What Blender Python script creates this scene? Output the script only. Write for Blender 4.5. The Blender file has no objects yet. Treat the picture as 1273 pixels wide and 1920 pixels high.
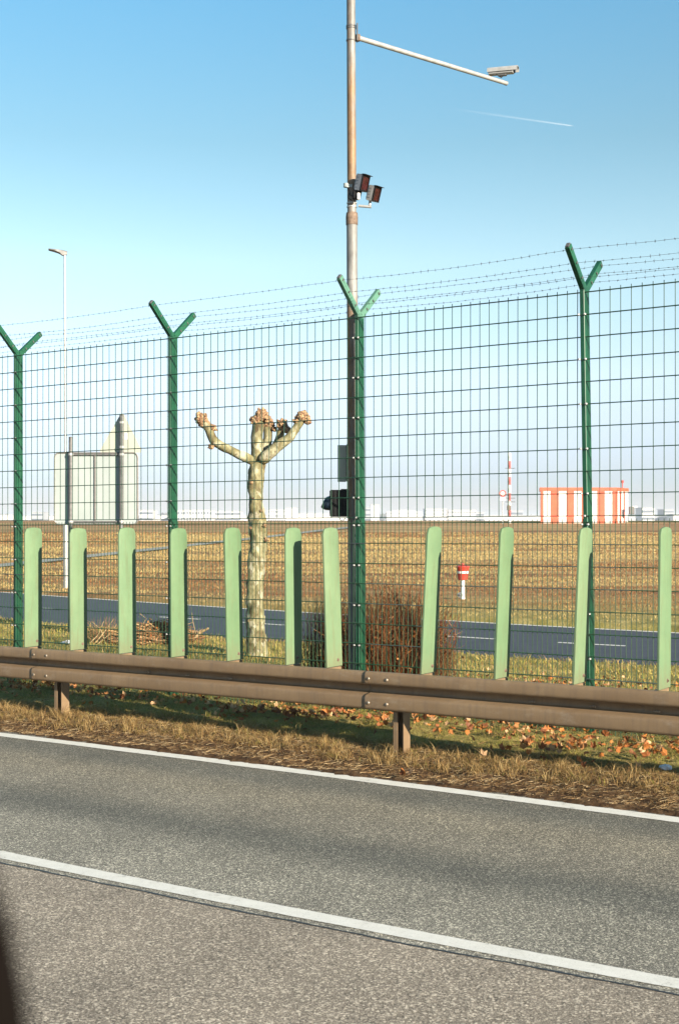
import bpy, math, random
import numpy as np
from mathutils import Vector, Matrix

# ------------------------------------------------------------------ camera, light, exposure
S = bpy.context.scene
COL = S.collection
EYE = 2.05
F = 2420.0                       # focal length in pixels of the 1273x1920 photograph
cam_d = bpy.data.cameras.new('camera'); cam = bpy.data.objects.new('camera', cam_d); COL.objects.link(cam)
cam.location = (0, 0, EYE); cam.rotation_euler = (math.radians(90), 0, 0)
cam_d.sensor_width = 36; cam_d.lens = F / 1920 * 36; cam_d.shift_y = 15 / 1920
cam_d.clip_start = 0.05; cam_d.clip_end = 60000
cam_d.dof.use_dof = True; cam_d.dof.focus_distance = 11.5; cam_d.dof.aperture_fstop = 8.0
S.camera = cam

SUN = Vector((2.165, -2.556, 1.0)).normalized()
world = bpy.data.worlds.new('World'); S.world = world; world.use_nodes = True
wn = world.node_tree.nodes; wl = world.node_tree.links
bg = wn['Background']; bg.inputs[1].default_value = 0.093
sky = wn.new('ShaderNodeTexSky'); sky.sky_type = 'NISHITA'; sky.sun_disc = False
sky.sun_elevation = math.asin(SUN.z); sky.sun_rotation = math.atan2(SUN.x, SUN.y)
sky.altitude = 0; sky.air_density = 1.0; sky.dust_density = 0.15; sky.ozone_density = 2.0
hsv = wn.new('ShaderNodeHueSaturation'); hsv.inputs['Hue'].default_value = 0.492; hsv.inputs['Saturation'].default_value = 1.12
wl.new(sky.outputs[0], hsv.inputs['Color']); 
wtc = wn.new('ShaderNodeTexCoord'); wsp = wn.new('ShaderNodeSeparateXYZ'); wl.new(wtc.outputs['Generated'], wsp.inputs[0])
wr = wn.new('ShaderNodeValToRGB'); cr = wr.color_ramp          # haze tint towards the horizon, the same all round
while len(cr.elements) < 6: cr.elements.new(.5)
for e, (p_, c_) in zip(cr.elements, [(0, (.335, .375, .64)), (.03, (.35, .395, .65)), (.11, (.80, .66, .71)), (.195, (.97, .80, .67)), (.28, (.75, .73, .625)), (.38, (.64, .80, .76))]):
    e.position = p_; e.color = (*c_, 1)
wl.new(wsp.outputs[2], wr.inputs[0])
wm = wn.new('ShaderNodeMix'); wm.data_type = 'RGBA'; wm.blend_type = 'MULTIPLY'; wm.inputs[0].default_value = 1
wl.new(hsv.outputs[0], wm.inputs[6]); wl.new(wr.outputs[0], wm.inputs[7]); wl.new(wm.outputs[2], bg.inputs[0])
sl = bpy.data.lights.new('sun', 'SUN'); so = bpy.data.objects.new('sun', sl); COL.objects.link(so)
sl.energy = 5.0; sl.angle = math.radians(0.5); sl.color = (1.0, 0.88, 0.72)
so.rotation_euler = SUN.to_track_quat('Z', 'Y').to_euler()
S.view_settings.view_transform = 'Standard'; S.view_settings.look = 'None'
S.view_settings.exposure = 1.6; S.view_settings.gamma = 1; S.view_settings.use_curve_mapping = False
S.render.engine = 'CYCLES'

# ------------------------------------------------------------------ frames and helpers
U = np.array([0.828, -0.5605]); V = np.array([0.5605, 0.828])    # along the road (right, nearer) / across it (away)
def TQ(t, q, z=0.0): return Vector((t*U[0]+q*V[0], t*U[1]+q*V[1], z))
def tq_of(x, y): return x*U[0]+y*U[1], x*V[0]+y*V[1]
def t_at(px, q):
    r = (px-636.5)/F
    return (r*V[1]*q - V[0]*q)/(U[0]-r*U[1])
def P(px, py, Z): return Vector(((px-636.5)/F*Z, Z, EYE-(py-975)/F*Z))
RND = random.Random(7); RNG = np.random.default_rng(11)

def sstep(a, b, x):
    k = np.clip((x-a)/(b-a), 0, 1); return k*k*(3-2*k)
def wob(x, y, s=1.0, seed=0):
    r = np.random.default_rng(100+seed); o = 0
    for i in range(6):
        a = r.uniform(0, 6.283); f = s*(1.0+1.3*i)*r.uniform(.7, 1.3); p = r.uniform(0, 6.283)
        o = o + np.sin((x*np.cos(a)+y*np.sin(a))*f+p)/(1+.8*i)
    return o/2.4
def plane_z(t, q): return 0.0075*np.clip(t+6, -30, 20)*(1-sstep(11.5, 19, q)) + 0.015
def base_z(x, y):
    t, q = tq_of(x, y)
    return plane_z(t, q) + 1.93*sstep(42, 150, y)*(1-sstep(170, 420, y)*1.0)
def unproj(px, py, dz=0.0):
    Z = 3.0
    for _ in range(6000):
        p = P(px, py, Z)
        if p.z <= base_z(p.x, p.y)+dz: break
        Z *= 1.002
    return p

ORG = {}
def reg(o, origin): ORG[o.name] = Vector(origin); return o
def tag(o, label=None, cat=None, group=None, kind=None):
    if label: o['label'] = label
    if cat: o['category'] = cat
    if group: o['group'] = group
    if kind: o['kind'] = kind
    return o
def empty(name, loc, label=None, cat=None, group=None):
    o = bpy.data.objects.new(name, None); o.empty_display_size = .2; COL.objects.link(o)
    o.location = loc; reg(o, loc); return tag(o, label, cat, group)
def link(name, mesh, parent=None, loc=(0, 0, 0), rot=None):
    """object with shared mesh; loc in world units"""
    o = bpy.data.objects.new(name, mesh); COL.objects.link(o)
    loc = Vector(loc)
    if parent is not None:
        o.parent = parent; o.location = loc-ORG[parent.name]
    else: o.location = loc
    if rot is not None: o.rotation_euler = rot
    reg(o, loc); return o

class MB:
    def __init__(s): s.v = []; s.f = []; s.m = []
    def add(s, vs, fs, mi=0):
        n = len(s.v); s.v += [tuple(v) for v in vs]; s.f += [tuple(i+n for i in f) for f in fs]; s.m += [mi]*len(fs); return s
    def box(s, c, size, R=None, mi=0, bev=0.0):
        x, y, z = [k/2 for k in size]; c = Vector(c); vs = []
        if bev <= 0:
            for a in (-1, 1):
                for b in (-1, 1):
                    for d in (-1, 1): vs.append(Vector((a*x, b*y, d*z)))
            fs = [(0, 1, 3, 2), (4, 6, 7, 5), (0, 4, 5, 1), (2, 3, 7, 6), (0, 2, 6, 4), (1, 5, 7, 3)]
        else:
            b = bev; pr = [(-x+b, -y), (x-b, -y), (x, -y+b), (x, y-b), (x-b, y), (-x+b, y), (-x, y-b), (-x, -y+b)]
            pi = [(p[0]*(1-b/x), p[1]*(1-b/y)) for p in pr]
            rings = [(pi, -z), (pr, -z+b), (pr, z-b), (pi, z)]
            for ring, h in rings: vs += [Vector((p[0], p[1], h)) for p in ring]
            fs = [tuple(reversed(range(8))), tuple(range(24, 32))]
            for r in range(3):
                for i in range(8): j = (i+1) % 8; fs.append((r*8+i, r*8+j, r*8+8+j, r*8+8+i))
        if R is not None: vs = [R @ v for v in vs]
        return s.add([v+c for v in vs], fs, mi)
    def tube(s, pts, rs, n=8, mi=0, cap=True):
        pts = [Vector(p) for p in pts]
        if not hasattr(rs, '__len__'): rs = [rs]*len(pts)
        vs = []; up = None
        for i, p in enumerate(pts):
            d = (pts[min(i+1, len(pts)-1)]-pts[max(i-1, 0)]).normalized()
            if up is None:
                up = Vector((0, 0, 1)) if abs(d.z) < .9 else Vector((0, 1, 0))
            a = d.cross(up).normalized(); b = a.cross(d).normalized(); up = b
            for k in range(n):
                th = 2*math.pi*k/n; vs.append(p+(a*math.cos(th)+b*math.sin(th))*rs[i])
        fs = []
        for i in range(len(pts)-1):
            for k in range(n):
                j = (k+1) % n; fs.append((i*n+k, i*n+j, (i+1)*n+j, (i+1)*n+k))
        if cap: fs += [tuple(range(n)), tuple(reversed(range((len(pts)-1)*n, len(pts)*n)))]
        return s.add(vs, fs, mi)
    def sphere(s, c, r, n=8, sc=(1, 1, 1), mi=0):
        vs = []; c = Vector(c)
        for i in range(n//2+1):
            ph = math.pi*i/(n//2)
            for k in range(n):
                th = 2*math.pi*k/n
                vs.append(c+Vector((r*sc[0]*math.sin(ph)*math.cos(th), r*sc[1]*math.sin(ph)*math.sin(th), r*sc[2]*math.cos(ph))))
        fs = [(i*n+k, (i+1)*n+k, (i+1)*n+(k+1) % n, i*n+(k+1) % n) for i in range(n//2) for k in range(n)]
        return s.add(vs, fs, mi)
    def loft(s, rings, mi=0, cap=True):
        n = len(rings[0]); vs = [v for r in rings for v in r]
        fs = [(i*n+k, i*n+(k+1) % n, (i+1)*n+(k+1) % n, (i+1)*n+k) for i in range(len(rings)-1) for k in range(n)]
        if cap: fs += [tuple(reversed(range(n))), tuple(range((len(rings)-1)*n, len(rings)*n))]
        return s.add(vs, fs, mi)
    def shear(s, kx, z0=0.0, ky=0.0):
        s.v = [(v[0]+kx*(v[2]-z0), v[1]+ky*(v[2]-z0), v[2]) for v in s.v]; return s
    def mesh(s, name, mats, origin=(0, 0, 0), smooth=False):
        me = bpy.data.meshes.new(name); o = Vector(origin)
        me.from_pydata([Vector(v)-o for v in s.v], [], s.f)
        for m in (mats if isinstance(mats, (list, tuple)) else [mats]): me.materials.append(m)
        if any(s.m): me.polygons.foreach_set('material_index', s.m)
        if smooth: me.polygons.foreach_set('use_smooth', [True]*len(s.f))
        me.update(); return me
    def build(s, name, mats, parent=None, smooth=False, origin=None):
        if origin is None: origin = ORG[parent.name] if parent is not None else (0, 0, 0)
        return link(name, s.mesh(name, mats, origin, smooth), parent, origin)
def auto(o, ang=35):
    me = o.data; me.polygons.foreach_set('use_smooth', [True]*len(me.polygons))
    try: me.set_sharp_from_angle(angle=math.radians(ang))
    except Exception: pass
    return o
def np_mesh(name, verts, tris, mat, cols=None, quads=None):
    me = bpy.data.meshes.new(name); nv = len(verts); me.vertices.add(nv)
    me.vertices.foreach_set('co', np.asarray(verts, dtype=np.float32).ravel())
    fl = []; ls = []; lt = []; st = 0
    if quads is not None and len(quads):
        fl.append(np.asarray(quads, dtype=np.int32).ravel()); ls.append(np.arange(len(quads))*4); lt.append(np.full(len(quads), 4)); st = len(quads)*4
    if tris is not None and len(tris):
        fl.append(np.asarray(tris, dtype=np.int32).ravel()); ls.append(st+np.arange(len(tris))*3); lt.append(np.full(len(tris), 3))
    idx = np.concatenate(fl); me.loops.add(len(idx)); me.loops.foreach_set('vertex_index', idx)
    ls = np.concatenate(ls).astype(np.int32); me.polygons.add(len(ls)); me.polygons.foreach_set('loop_start', ls)
    me.update(calc_edges=True)
    if cols is not None:
        a = me.color_attributes.new('tint', 'FLOAT_COLOR', 'POINT')
        c = np.ones((nv, 4), dtype=np.float32); c[:, :3] = cols; a.data.foreach_set('color', c.ravel())
    me.materials.append(mat); me.validate(); return me

# ------------------------------------------------------------------ materials
ALB = 0.74                        # measured colours are scaled to real albedos here
class NT:
    def __init__(s, name):
        s.m = bpy.data.materials.new(name); s.m.use_nodes = True; s.t = s.m.node_tree
        s.b = s.t.nodes['Principled BSDF']; s.pos = None
    def n(s, typ, **kw):
        o = s.t.nodes.new(typ)
        for k, v in kw.items(): setattr(o, k, v)
        return o
    def l(s, a, b): s.t.links.new(a, b)
    def coord(s, world=False, scale=(1, 1, 1), rot=0):
        if world: src = s.n('ShaderNodeNewGeometry').outputs['Position']
        else: src = s.n('ShaderNodeTexCoord').outputs['Object']
        mp = s.n('ShaderNodeMapping'); mp.inputs['Scale'].default_value = scale; mp.inputs['Rotation'].default_value = (0, 0, rot)
        s.l(src, mp.inputs['Vector']); return mp.outputs[0]
    def noise(s, co, scale, detail=4, rough=.6):
        o = s.n('ShaderNodeTexNoise'); o.inputs['Scale'].default_value = scale; o.inputs['Detail'].default_value = detail
        o.inputs['Roughness'].default_value = rough; s.l(co, o.inputs['Vector']); return o.outputs['Fac']
    def voro(s, co, scale, out='Color', feature='F1'):
        o = s.n('ShaderNodeTexVoronoi', feature=feature); o.inputs['Scale'].default_value = scale
        s.l(co, o.inputs['Vector']); return o.outputs[out]
    def ramp(s, fac, stops, interp='LINEAR', k=None):
        k = ALB if k is None else k
        stops = [(p, tuple(x*k for x in c) if hasattr(c, '__len__') else c) for p, c in stops]
        r = s.n('ShaderNodeValToRGB'); cr = r.color_ramp; cr.interpolation = interp
        cr.elements.remove(cr.elements[1]); cr.elements[0].position = stops[0][0]
        for i, (p, c) in enumerate(stops):
            e = cr.elements[0] if i == 0 else cr.elements.new(p)
            e.color = (*c, 1) if hasattr(c, '__len__') else (c, c, c, 1)
        s.l(fac, r.inputs[0]); return r.outputs[0]
    def mix(s, f, a, b, mode='MIX'):
        m = s.n('ShaderNodeMix', data_type='RGBA', blend_type=mode)
        for k, x in ((0, f), (6, a), (7, b)):
            if hasattr(x, 'is_linked') or hasattr(x, 'links'): s.l(x, m.inputs[k])
            elif k == 0: m.inputs[0].default_value = x
            else: m.inputs[k].default_value = (*[v*ALB for v in x], 1)
        return m.outputs[2]
    def bump(s, h, strength, dist):
        b = s.n('ShaderNodeBump'); b.inputs['Strength'].default_value = strength; b.inputs['Distance'].default_value = dist
        s.l(h, b.inputs['Height']); s.l(b.outputs[0], s.b.inputs['Normal'])
    def set(s, col=None, rough=.6, metal=0, spec=.5):
        if col is not None:
            if hasattr(col, 'links'): s.l(col, s.b.inputs['Base Color'])
            else: s.b.inputs['Base Color'].default_value = (*col, 1)
        if hasattr(rough, 'links'): s.l(rough, s.b.inputs['Roughness'])
        else: s.b.inputs['Roughness'].default_value = rough
        s.b.inputs['Metallic'].default_value = metal
        s.b.inputs['Specular IOR Level'].default_value = spec
        return s.m
def simple(name, a, b=None, scale=8, rough=.6, metal=0, bump=0, bscale=40, bdist=.002, spec=.5, lo=.35, hi=.65, world=False):
    t = NT(name); co = t.coord(world)
    if b is None: b = tuple(x*.75 for x in a)
    c = t.ramp(t.noise(co, scale, 6), [(lo, b), (hi, a)])
    if bump: t.bump(t.noise(co, bscale, 5), bump, bdist)
    return t.set(c, rough, metal, spec)

M = {}
# asphalt, two pours
def asphalt(name, dark, mid, light, scale, wheel):
    t = NT(name); co = t.coord(True)
    n1 = t.noise(co, scale, 3, .7); vo = t.voro(co, scale*.9, 'Color'); 
    sep = t.n('ShaderNodeSeparateColor'); t.l(vo, sep.inputs[0])
    st = t.ramp(sep.outputs[0], [(.0, dark), (.45, mid), (.8, mid), (.9, light)])
    fine = t.ramp(n1, [(.36, dark), (.5, mid), (.66, light)])
    c = t.mix(.5, st, fine)
    big = t.ramp(t.noise(t.coord(True, (1, 1, 1)), 1.3, 7, .65), [(.3, .80), (.7, 1.12)]); c = t.mix(1.0, c, big, 'MULTIPLY')
    if wheel:
        geo = t.n('ShaderNodeNewGeometry').outputs['Position']
        d = t.n('ShaderNodeVectorMath', operation='DOT_PRODUCT'); t.l(geo, d.inputs[0]); d.inputs[1].default_value = (V[0], V[1], 0)
        wv = t.noise(t.coord(True, (1, 1, 1)), .35, 3)
        ad = t.n('ShaderNodeMath', operation='MULTIPLY_ADD'); t.l(wv, ad.inputs[0]); ad.inputs[1].default_value = .35; t.l(d.outputs['Value'], ad.inputs[2])
        mr = t.n('ShaderNodeMapRange'); t.l(ad.outputs[0], mr.inputs[0]); mr.inputs[1].default_value = 5.5; mr.inputs[2].default_value = 8.7
        c = t.mix(1.0, c, t.ramp(mr.outputs[0], wheel, 'EASE', 1.0), 'MULTIPLY')
    hb = t.n('ShaderNodeMath', operation='ADD'); t.l(n1, hb.inputs[0]); t.l(sep.outputs[0], hb.inputs[1])
    t.bump(hb.outputs[0], .8, .004)
    return t.set(c, .82, 0, .4)
M['asphalt_far'] = asphalt('asphalt_far_lane', (.012, .012, .011), (.143, .134, .108), (.82, .76, .60), 135,
    [(0, (1.38, 1.38, 1.38)), (.2, (1.22, 1.22, 1.2)), (.38, (.66, .68, .68)), (.56, (1.08, 1.04, .98)), (.72, (1.16, 1.1, 1.0)), (.88, (.68, .69, .68)), (1, (.78, .76, .73))])
M['asphalt_near'] = asphalt('asphalt_near_lane', (.035, .030, .023), (.285, .235, .175), (.98, .85, .66), 112, None)
M['asphalt_back'] = simple('asphalt_back_road', (.042, .047, .064), (.026, .030, .042), 3, .75, bump=.5, bscale=60, bdist=.004, world=True)
M['taxi'] = simple('taxiway_concrete', (.33, .32, .27), (.26, .25, .21), .3, .8, world=True)
def paint():
    t = NT('road_paint'); co = t.coord(True)
    w = t.ramp(t.noise(co, 11, 8, .8), [(.33, (.34, .32, .28)), (.40, (.78, .75, .66)), (.6, (.88, .85, .76))])
    sp = t.ramp(t.noise(co, 130, 3, .7), [(.30, .55), (.42, 1.0)])
    t.bump(t.noise(co, 110, 3), .6, .002)
    return t.set(t.mix(1.0, w, sp, 'MULTIPLY'), .6)
M['paint'] = paint()
M['tar'] = simple('tar_joint', (.035, .035, .04), (.02, .02, .022), 30, .45, bump=.4, bscale=60, world=True)
def ground_mat():
    t = NT('ground_soil_and_dry_grass'); co = t.coord(True)
    geo = t.n('ShaderNodeNewGeometry').outputs['Position']
    n1 = t.noise(t.coord(True, (.3, 1, 1)), .12, 8, .62); n2 = t.noise(t.coord(True, (.12, 1, 1)), .35, 9, .68); n3 = t.noise(co, 26, 5, .7)
    field = t.ramp(n1, [(.38, (.19, .08, .03)), (.47, (.30, .15, .055)), (.53, (.46, .30, .12)), (.62, (.58, .41, .17))])
    f2 = t.ramp(n2, [(.38, (.17, .075, .03)), (.49, (.34, .18, .07)), (.60, (.56, .40, .17))])
    field = t.mix(.6, field, f2)
    gr = t.ramp(n3, [(.25, .55), (.7, 1.25)]); field = t.mix(1.0, field, gr, 'MULTIPLY')
    soil = t.ramp(t.noise(co, 9, 8, .7), [(.34, (.035, .018, .008)), (.52, (.10, .055, .025)), (.70, (.22, .14, .07))])
    near = t.ramp(t.noise(co, 1.6, 7, .65), [(.35, (.22, .19, .05)), (.5, (.36, .30, .085)), (.65, (.50, .40, .15))])
    near = t.mix(1.0, near, t.ramp(t.noise(co, 40, 5, .75), [(.3, .5), (.7, 1.25)]), 'MULTIPLY')
    def dot(v):
        d = t.n('ShaderNodeVectorMath', operation='DOT_PRODUCT'); t.l(geo, d.inputs[0]); d.inputs[1].default_value = v; return d.outputs['Value']
    qv = dot((V[0], V[1], 0)); yv = dot((0, 1, 0))
    def rng(v, a, b):
        m = t.n('ShaderNodeMapRange'); t.l(v, m.inputs[0]); m.inputs[1].default_value = a; m.inputs[2].default_value = b; return m.outputs[0]
    c = t.mix(rng(qv, 9.15, 9.9), soil, near)  # yellower grass colour starts at the rail, painted to lighten the shaded verge
    c = t.mix(rng(yv, 25, 34), c, field)
    t.bump(n3, 1.0, .03)
    return t.set(c, .95, 0, .15)
M['ground'] = ground_mat()
def tint(name, rough=.8, trans=.0, spec=.2):
    t = NT(name); a = t.n('ShaderNodeVertexColor'); a.layer_name = 'tint'
    t.set(a.outputs[0], rough, 0, spec)
    if trans:
        tr = t.n('ShaderNodeBsdfTranslucent'); t.l(a.outputs[0], tr.inputs[0]); mx = t.n('ShaderNodeMixShader'); mx.inputs[0].default_value = trans
        t.l(t.b.outputs[0], mx.inputs[1]); t.l(tr.outputs[0], mx.inputs[2]); t.l(mx.outputs[0], t.t.nodes['Material Output'].inputs[0])
    return t.m
M['blade'] = tint('grass_blades', .75, .3)
M['twig'] = tint('twigs', .8)
M['leafs'] = tint('dead_leaves', .7, .25)
def green_paint(name, a, b, fade):
    t = NT(name); co = t.coord()
    c = t.ramp(t.noise(co, 5, 6, .65), [(.35, b), (.65, a)])
    c = t.mix(t.ramp(t.noise(co, 28, 6, .8), [(.58, 0.0), (.72, .6)]), c, fade)
    t.bump(t.noise(co, 60, 3), .15, .001)
    return t.set(c, .42, 0, .4)
M['post_green'] = green_paint('green_post_paint', (.013, .105, .050), (.007, .065, .033), (.05, .16, .10))
M['mint'] = green_paint('weathered_mint_paint', (.12, .27, .19), (.08, .20, .14), (.24, .36, .29))
M['wire'] = simple('green_coated_wire', (.022, .085, .045), (.012, .045, .028), 3, .45)
M['wire_low'] = simple('green_coated_wire_lower', (.03, .09, .035), (.018, .05, .022), 3, .45)
M['zinc_wire'] = simple('pale_wire', (.33, .34, .36), (.2, .2, .21), 20, .4, .6)
M['barb'] = simple('barbed_wire_steel', (.16, .17, .18), (.08, .08, .085), 30, .55, .5)
def board_mat():
    t = NT('pale_green_board'); co = t.coord()
    c = t.ramp(t.noise(co, 4, 8, .7), [(.3, (.125, .208, .110)), (.7, (.158, .245, .130))])
    c = t.mix(t.ramp(t.noise(co, 90, 5, .8), [(.6, 0.0), (.75, .35)]), c, (.075, .14, .07))
    dirt = t.ramp(t.noise(t.coord(scale=(6, 6, .8)), 4, 6, .7), [(.50, 0.0), (.72, .5)])
    c = t.mix(dirt, c, (.13, .14, .07))
    oi = t.n('ShaderNodeObjectInfo'); c = t.mix(1.0, c, t.ramp(oi.outputs['Random'], [(0, (.86, .90, .84)), (.5, (1.0, 1.0, 1.0)), (1, (1.06, 1.0, 1.0))], 'LINEAR', 1.0), 'MULTIPLY')
    sz = t.n('ShaderNodeSeparateXYZ'); t.l(t.n('ShaderNodeTexCoord').outputs['Generated'], sz.inputs[0])
    gz = t.n('ShaderNodeMath', operation='MULTIPLY_ADD'); t.l(t.noise(t.coord(scale=(1, 1, .35)), 22, 6, .75), gz.inputs[0]); gz.inputs[1].default_value = .5; t.l(sz.outputs[2], gz.inputs[2])
    c = t.mix(t.ramp(gz.outputs[0], [(.22, .55), (.42, 0.0)]), c, (.16, .15, .08))       # road splash dried on the lower end
    c = t.mix(t.ramp(t.noise(t.coord(scale=(1, 1, .1)), 90, 4, .8), [(.66, 0.0), (.74, .35)]), c, (.30, .34, .24))
    t.bump(t.noise(co, 150, 4, .7), .35, .001)
    return t.set(c, .7, 0, .25)
M['board'] = board_mat()
def rail_mat():
    t = NT('brown_guardrail_paint'); co = t.coord()
    c = t.ramp(t.noise(co, 2.2, 7, .65), [(.32, (.20, .132, .072)), (.68, (.265, .182, .102))])
    c = t.mix(t.ramp(t.noise(co, 170, 4, .8), [(.5, 0.0), (.72, .5)]), c, (.14, .08, .04))
    c = t.mix(t.ramp(t.noise(t.coord(scale=(9, 9, .7)), 2.5, 6, .7), [(.48, 0.0), (.70, .5)]), c, (.12, .092, .068))
    c = t.mix(t.ramp(t.noise(t.coord(scale=(1, 1, 2)), 5, 8, .75), [(.55, 0.0), (.72, .45)]), c, (.34, .28, .21))
    t.bump(t.noise(co, 120, 4), .25, .001)
    return t.set(c, .5, 0, .45)
M['rail'] = rail_mat()
M['bolt'] = simple('zinc_bolt', (.34, .30, .24), (.2, .14, .09), 60, .5, .5)
M['rust'] = simple('rusty_steel', (.24, .17, .12), (.09, .055, .035), 24, .8)
def pole_mat(name, hot):
    t = NT(name); co = t.coord()
    base = t.ramp(t.noise(t.coord(scale=(1, 1, .25)), 14, 6, .7), [(.35, (.14, .14, .132)), (.65, (.29, .287, .272))])
    rust = t.ramp(t.noise(t.coord(scale=(1, 1, .5)), 9, 8, .7), [(.3, (.13, .065, .025)), (.6, (.30, .17, .075))])  # rust colour, also the brown of the painted shadow lower down
    sp = t.n('ShaderNodeSeparateXYZ'); t.l(t.n('ShaderNodeTexCoord').outputs['Object'], sp.inputs[0])
    mr = t.n('ShaderNodeMapRange'); t.l(sp.outputs[2], mr.inputs[0]); mr.inputs[1].default_value = 0; mr.inputs[2].default_value = 9
    zr = t.ramp(mr.outputs[0], hot)
    nn = t.noise(t.coord(scale=(1, 1, .13)), 16, 6, .75)
    xx = t.n('ShaderNodeMath', operation='MULTIPLY_ADD'); t.l(sp.outputs[0], xx.inputs[0]); xx.inputs[1].default_value = -2.2; t.l(nn, xx.inputs[2])
    add = t.n('ShaderNodeMath', operation='ADD'); t.l(zr, add.inputs[0]); t.l(xx.outputs[0], add.inputs[1])
    g2 = t.n('ShaderNodeMath', operation='MULTIPLY_ADD'); t.l(t.noise(co, 60, 6, .8), g2.inputs[0]); g2.inputs[1].default_value = .5; t.l(add.outputs[0], g2.inputs[2])
    mr2 = t.n('ShaderNodeMapRange'); t.l(g2.outputs[0], mr2.inputs[0]); mr2.inputs[1].default_value = 1.06; mr2.inputs[2].default_value = 1.36; mr2.inputs[4].default_value = .92; f = mr2.outputs[0]
    t.bump(t.noise(co, 80, 4), .3, .002)
    return t.set(t.mix(f, base, rust), .6, .15, .4)
M['pole'] = pole_mat('rusting_pole_painted_shade', [(.0, .1), (.17, .12), (.22, .38), (.485, .46), (.497, .08), (.575, .12), (.60, .42), (.64, .58), (.72, .54), (.77, .26), (1, .18)])  # lower brown stretch paints the fence post's cast shadow; upper one is rust
M['zinc'] = simple('galvanised_steel', (.50, .50, .48), (.36, .37, .36), 12, .45, .35, bump=.15)
M['zinc_dark'] = simple('dull_grey_steel', (.17, .17, .165), (.1, .1, .1), 12, .55, .3)
M['black'] = simple('black_plastic', (.006, .0065, .007), (.004, .004, .0045), 20, .65, spec=.2)
M['visor'] = simple('sky_tinted_visor', (.015, .03, .055), (.01, .018, .03), 20, .28)  # blue of the reflected sky is put into the base colour
M['white'] = simple('white_housing', (.42, .42, .41), (.30, .30, .29), 10, .4)
M['grey_box'] = simple('grey_housing', (.22, .24, .27), (.15, .16, .18), 20, .45)
M['lens'] = simple('dark_red_glass', (.055, .010, .009), (.015, .005, .005), 30, .12)
M['signback'] = simple('pale_sign_back', (.35, .40, .39), (.31, .355, .345), 2, .6, 0)
M['signback2'] = simple('cream_sign_back', (.41, .43, .36), (.37, .39, .32), 2, .6)
M['sign_edge'] = simple('sign_edge_trim', (.26, .24, .22), (.18, .17, .16), 8, .5, .3)
M['red'] = simple('signal_red_paint', (.62, .055, .03), (.45, .04, .025), 6, .45)
M['orange'] = simple('orange_red_paint', (.72, .11, .035), (.60, .08, .025), 2, .5)
M['whitepaint'] = simple('white_paint', (.80, .79, .76), (.68, .66, .62), 3, .5)
M['far_white'] = simple('far_white_wall', (.76, .75, .73), (.66, .65, .64), .05, .7)
M['far_grey'] = simple('far_grey_wall', (.42, .44, .46), (.34, .36, .38), .05, .7)
M['far_glass'] = simple('far_window_band', (.14, .17, .21), (.10, .12, .15), .1, .3)
M['litter'] = simple('white_litter', (.75, .76, .78), (.5, .55, .62), 30, .5)
M['rubber'] = simple('black_rubber_trim', (.007, .005, .004), (.004, .003, .002), 30, .95, spec=.05)
def bark_mat():
    t = NT('plane_tree_bark'); co = t.coord(scale=(1, 1, .55))
    n = t.noise(co, 7, 6, .6); dn = t.n('ShaderNodeVectorMath', operation='ADD')
    nz = t.n('ShaderNodeTexNoise'); nz.inputs['Scale'].default_value = 6; t.l(co, nz.inputs['Vector'])
    sc = t.n('ShaderNodeVectorMath', operation='SCALE'); t.l(nz.outputs['Color'], sc.inputs[0]); sc.inputs['Scale'].default_value = .25
    t.l(co, dn.inputs[0]); t.l(sc.outputs[0], dn.inputs[1])
    vc = t.voro(dn.outputs[0], 15, 'Color'); sp = t.n('ShaderNodeSeparateColor'); t.l(vc, sp.inputs[0])
    c = t.ramp(sp.outputs[0], [(.0, (.11, .08, .04)), (.22, (.18, .16, .075)), (.45, (.24, .225, .11)), (.66, (.33, .31, .18)), (.86, (.56, .53, .40))], 'CONSTANT')
    c = t.mix(.6, c, t.ramp(n, [(.3, (.06, .042, .02)), (.45, (.16, .14, .065)), (.55, (.27, .25, .135)), (.64, (.58, .55, .40))]))
    c = t.mix(t.ramp(t.noise(co, 26, 6, .75), [(.54, 0.0), (.66, .8)]), c, (.07, .04, .022))
    ad = t.n('ShaderNodeMath', operation='ADD'); t.l(sp.outputs[0], ad.inputs[0]); t.l(t.noise(co, 30, 6), ad.inputs[1])
    t.bump(ad.outputs[0], .7, .012)
    return t.set(c, .8, 0, .2)
M['bark'] = bark_mat()
M['knob'] = simple('scarred_knob_bark', (.50, .33, .17), (.13, .055, .027), 26, .85, bump=.8, bscale=45, bdist=.015, lo=.4, hi=.62)

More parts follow.
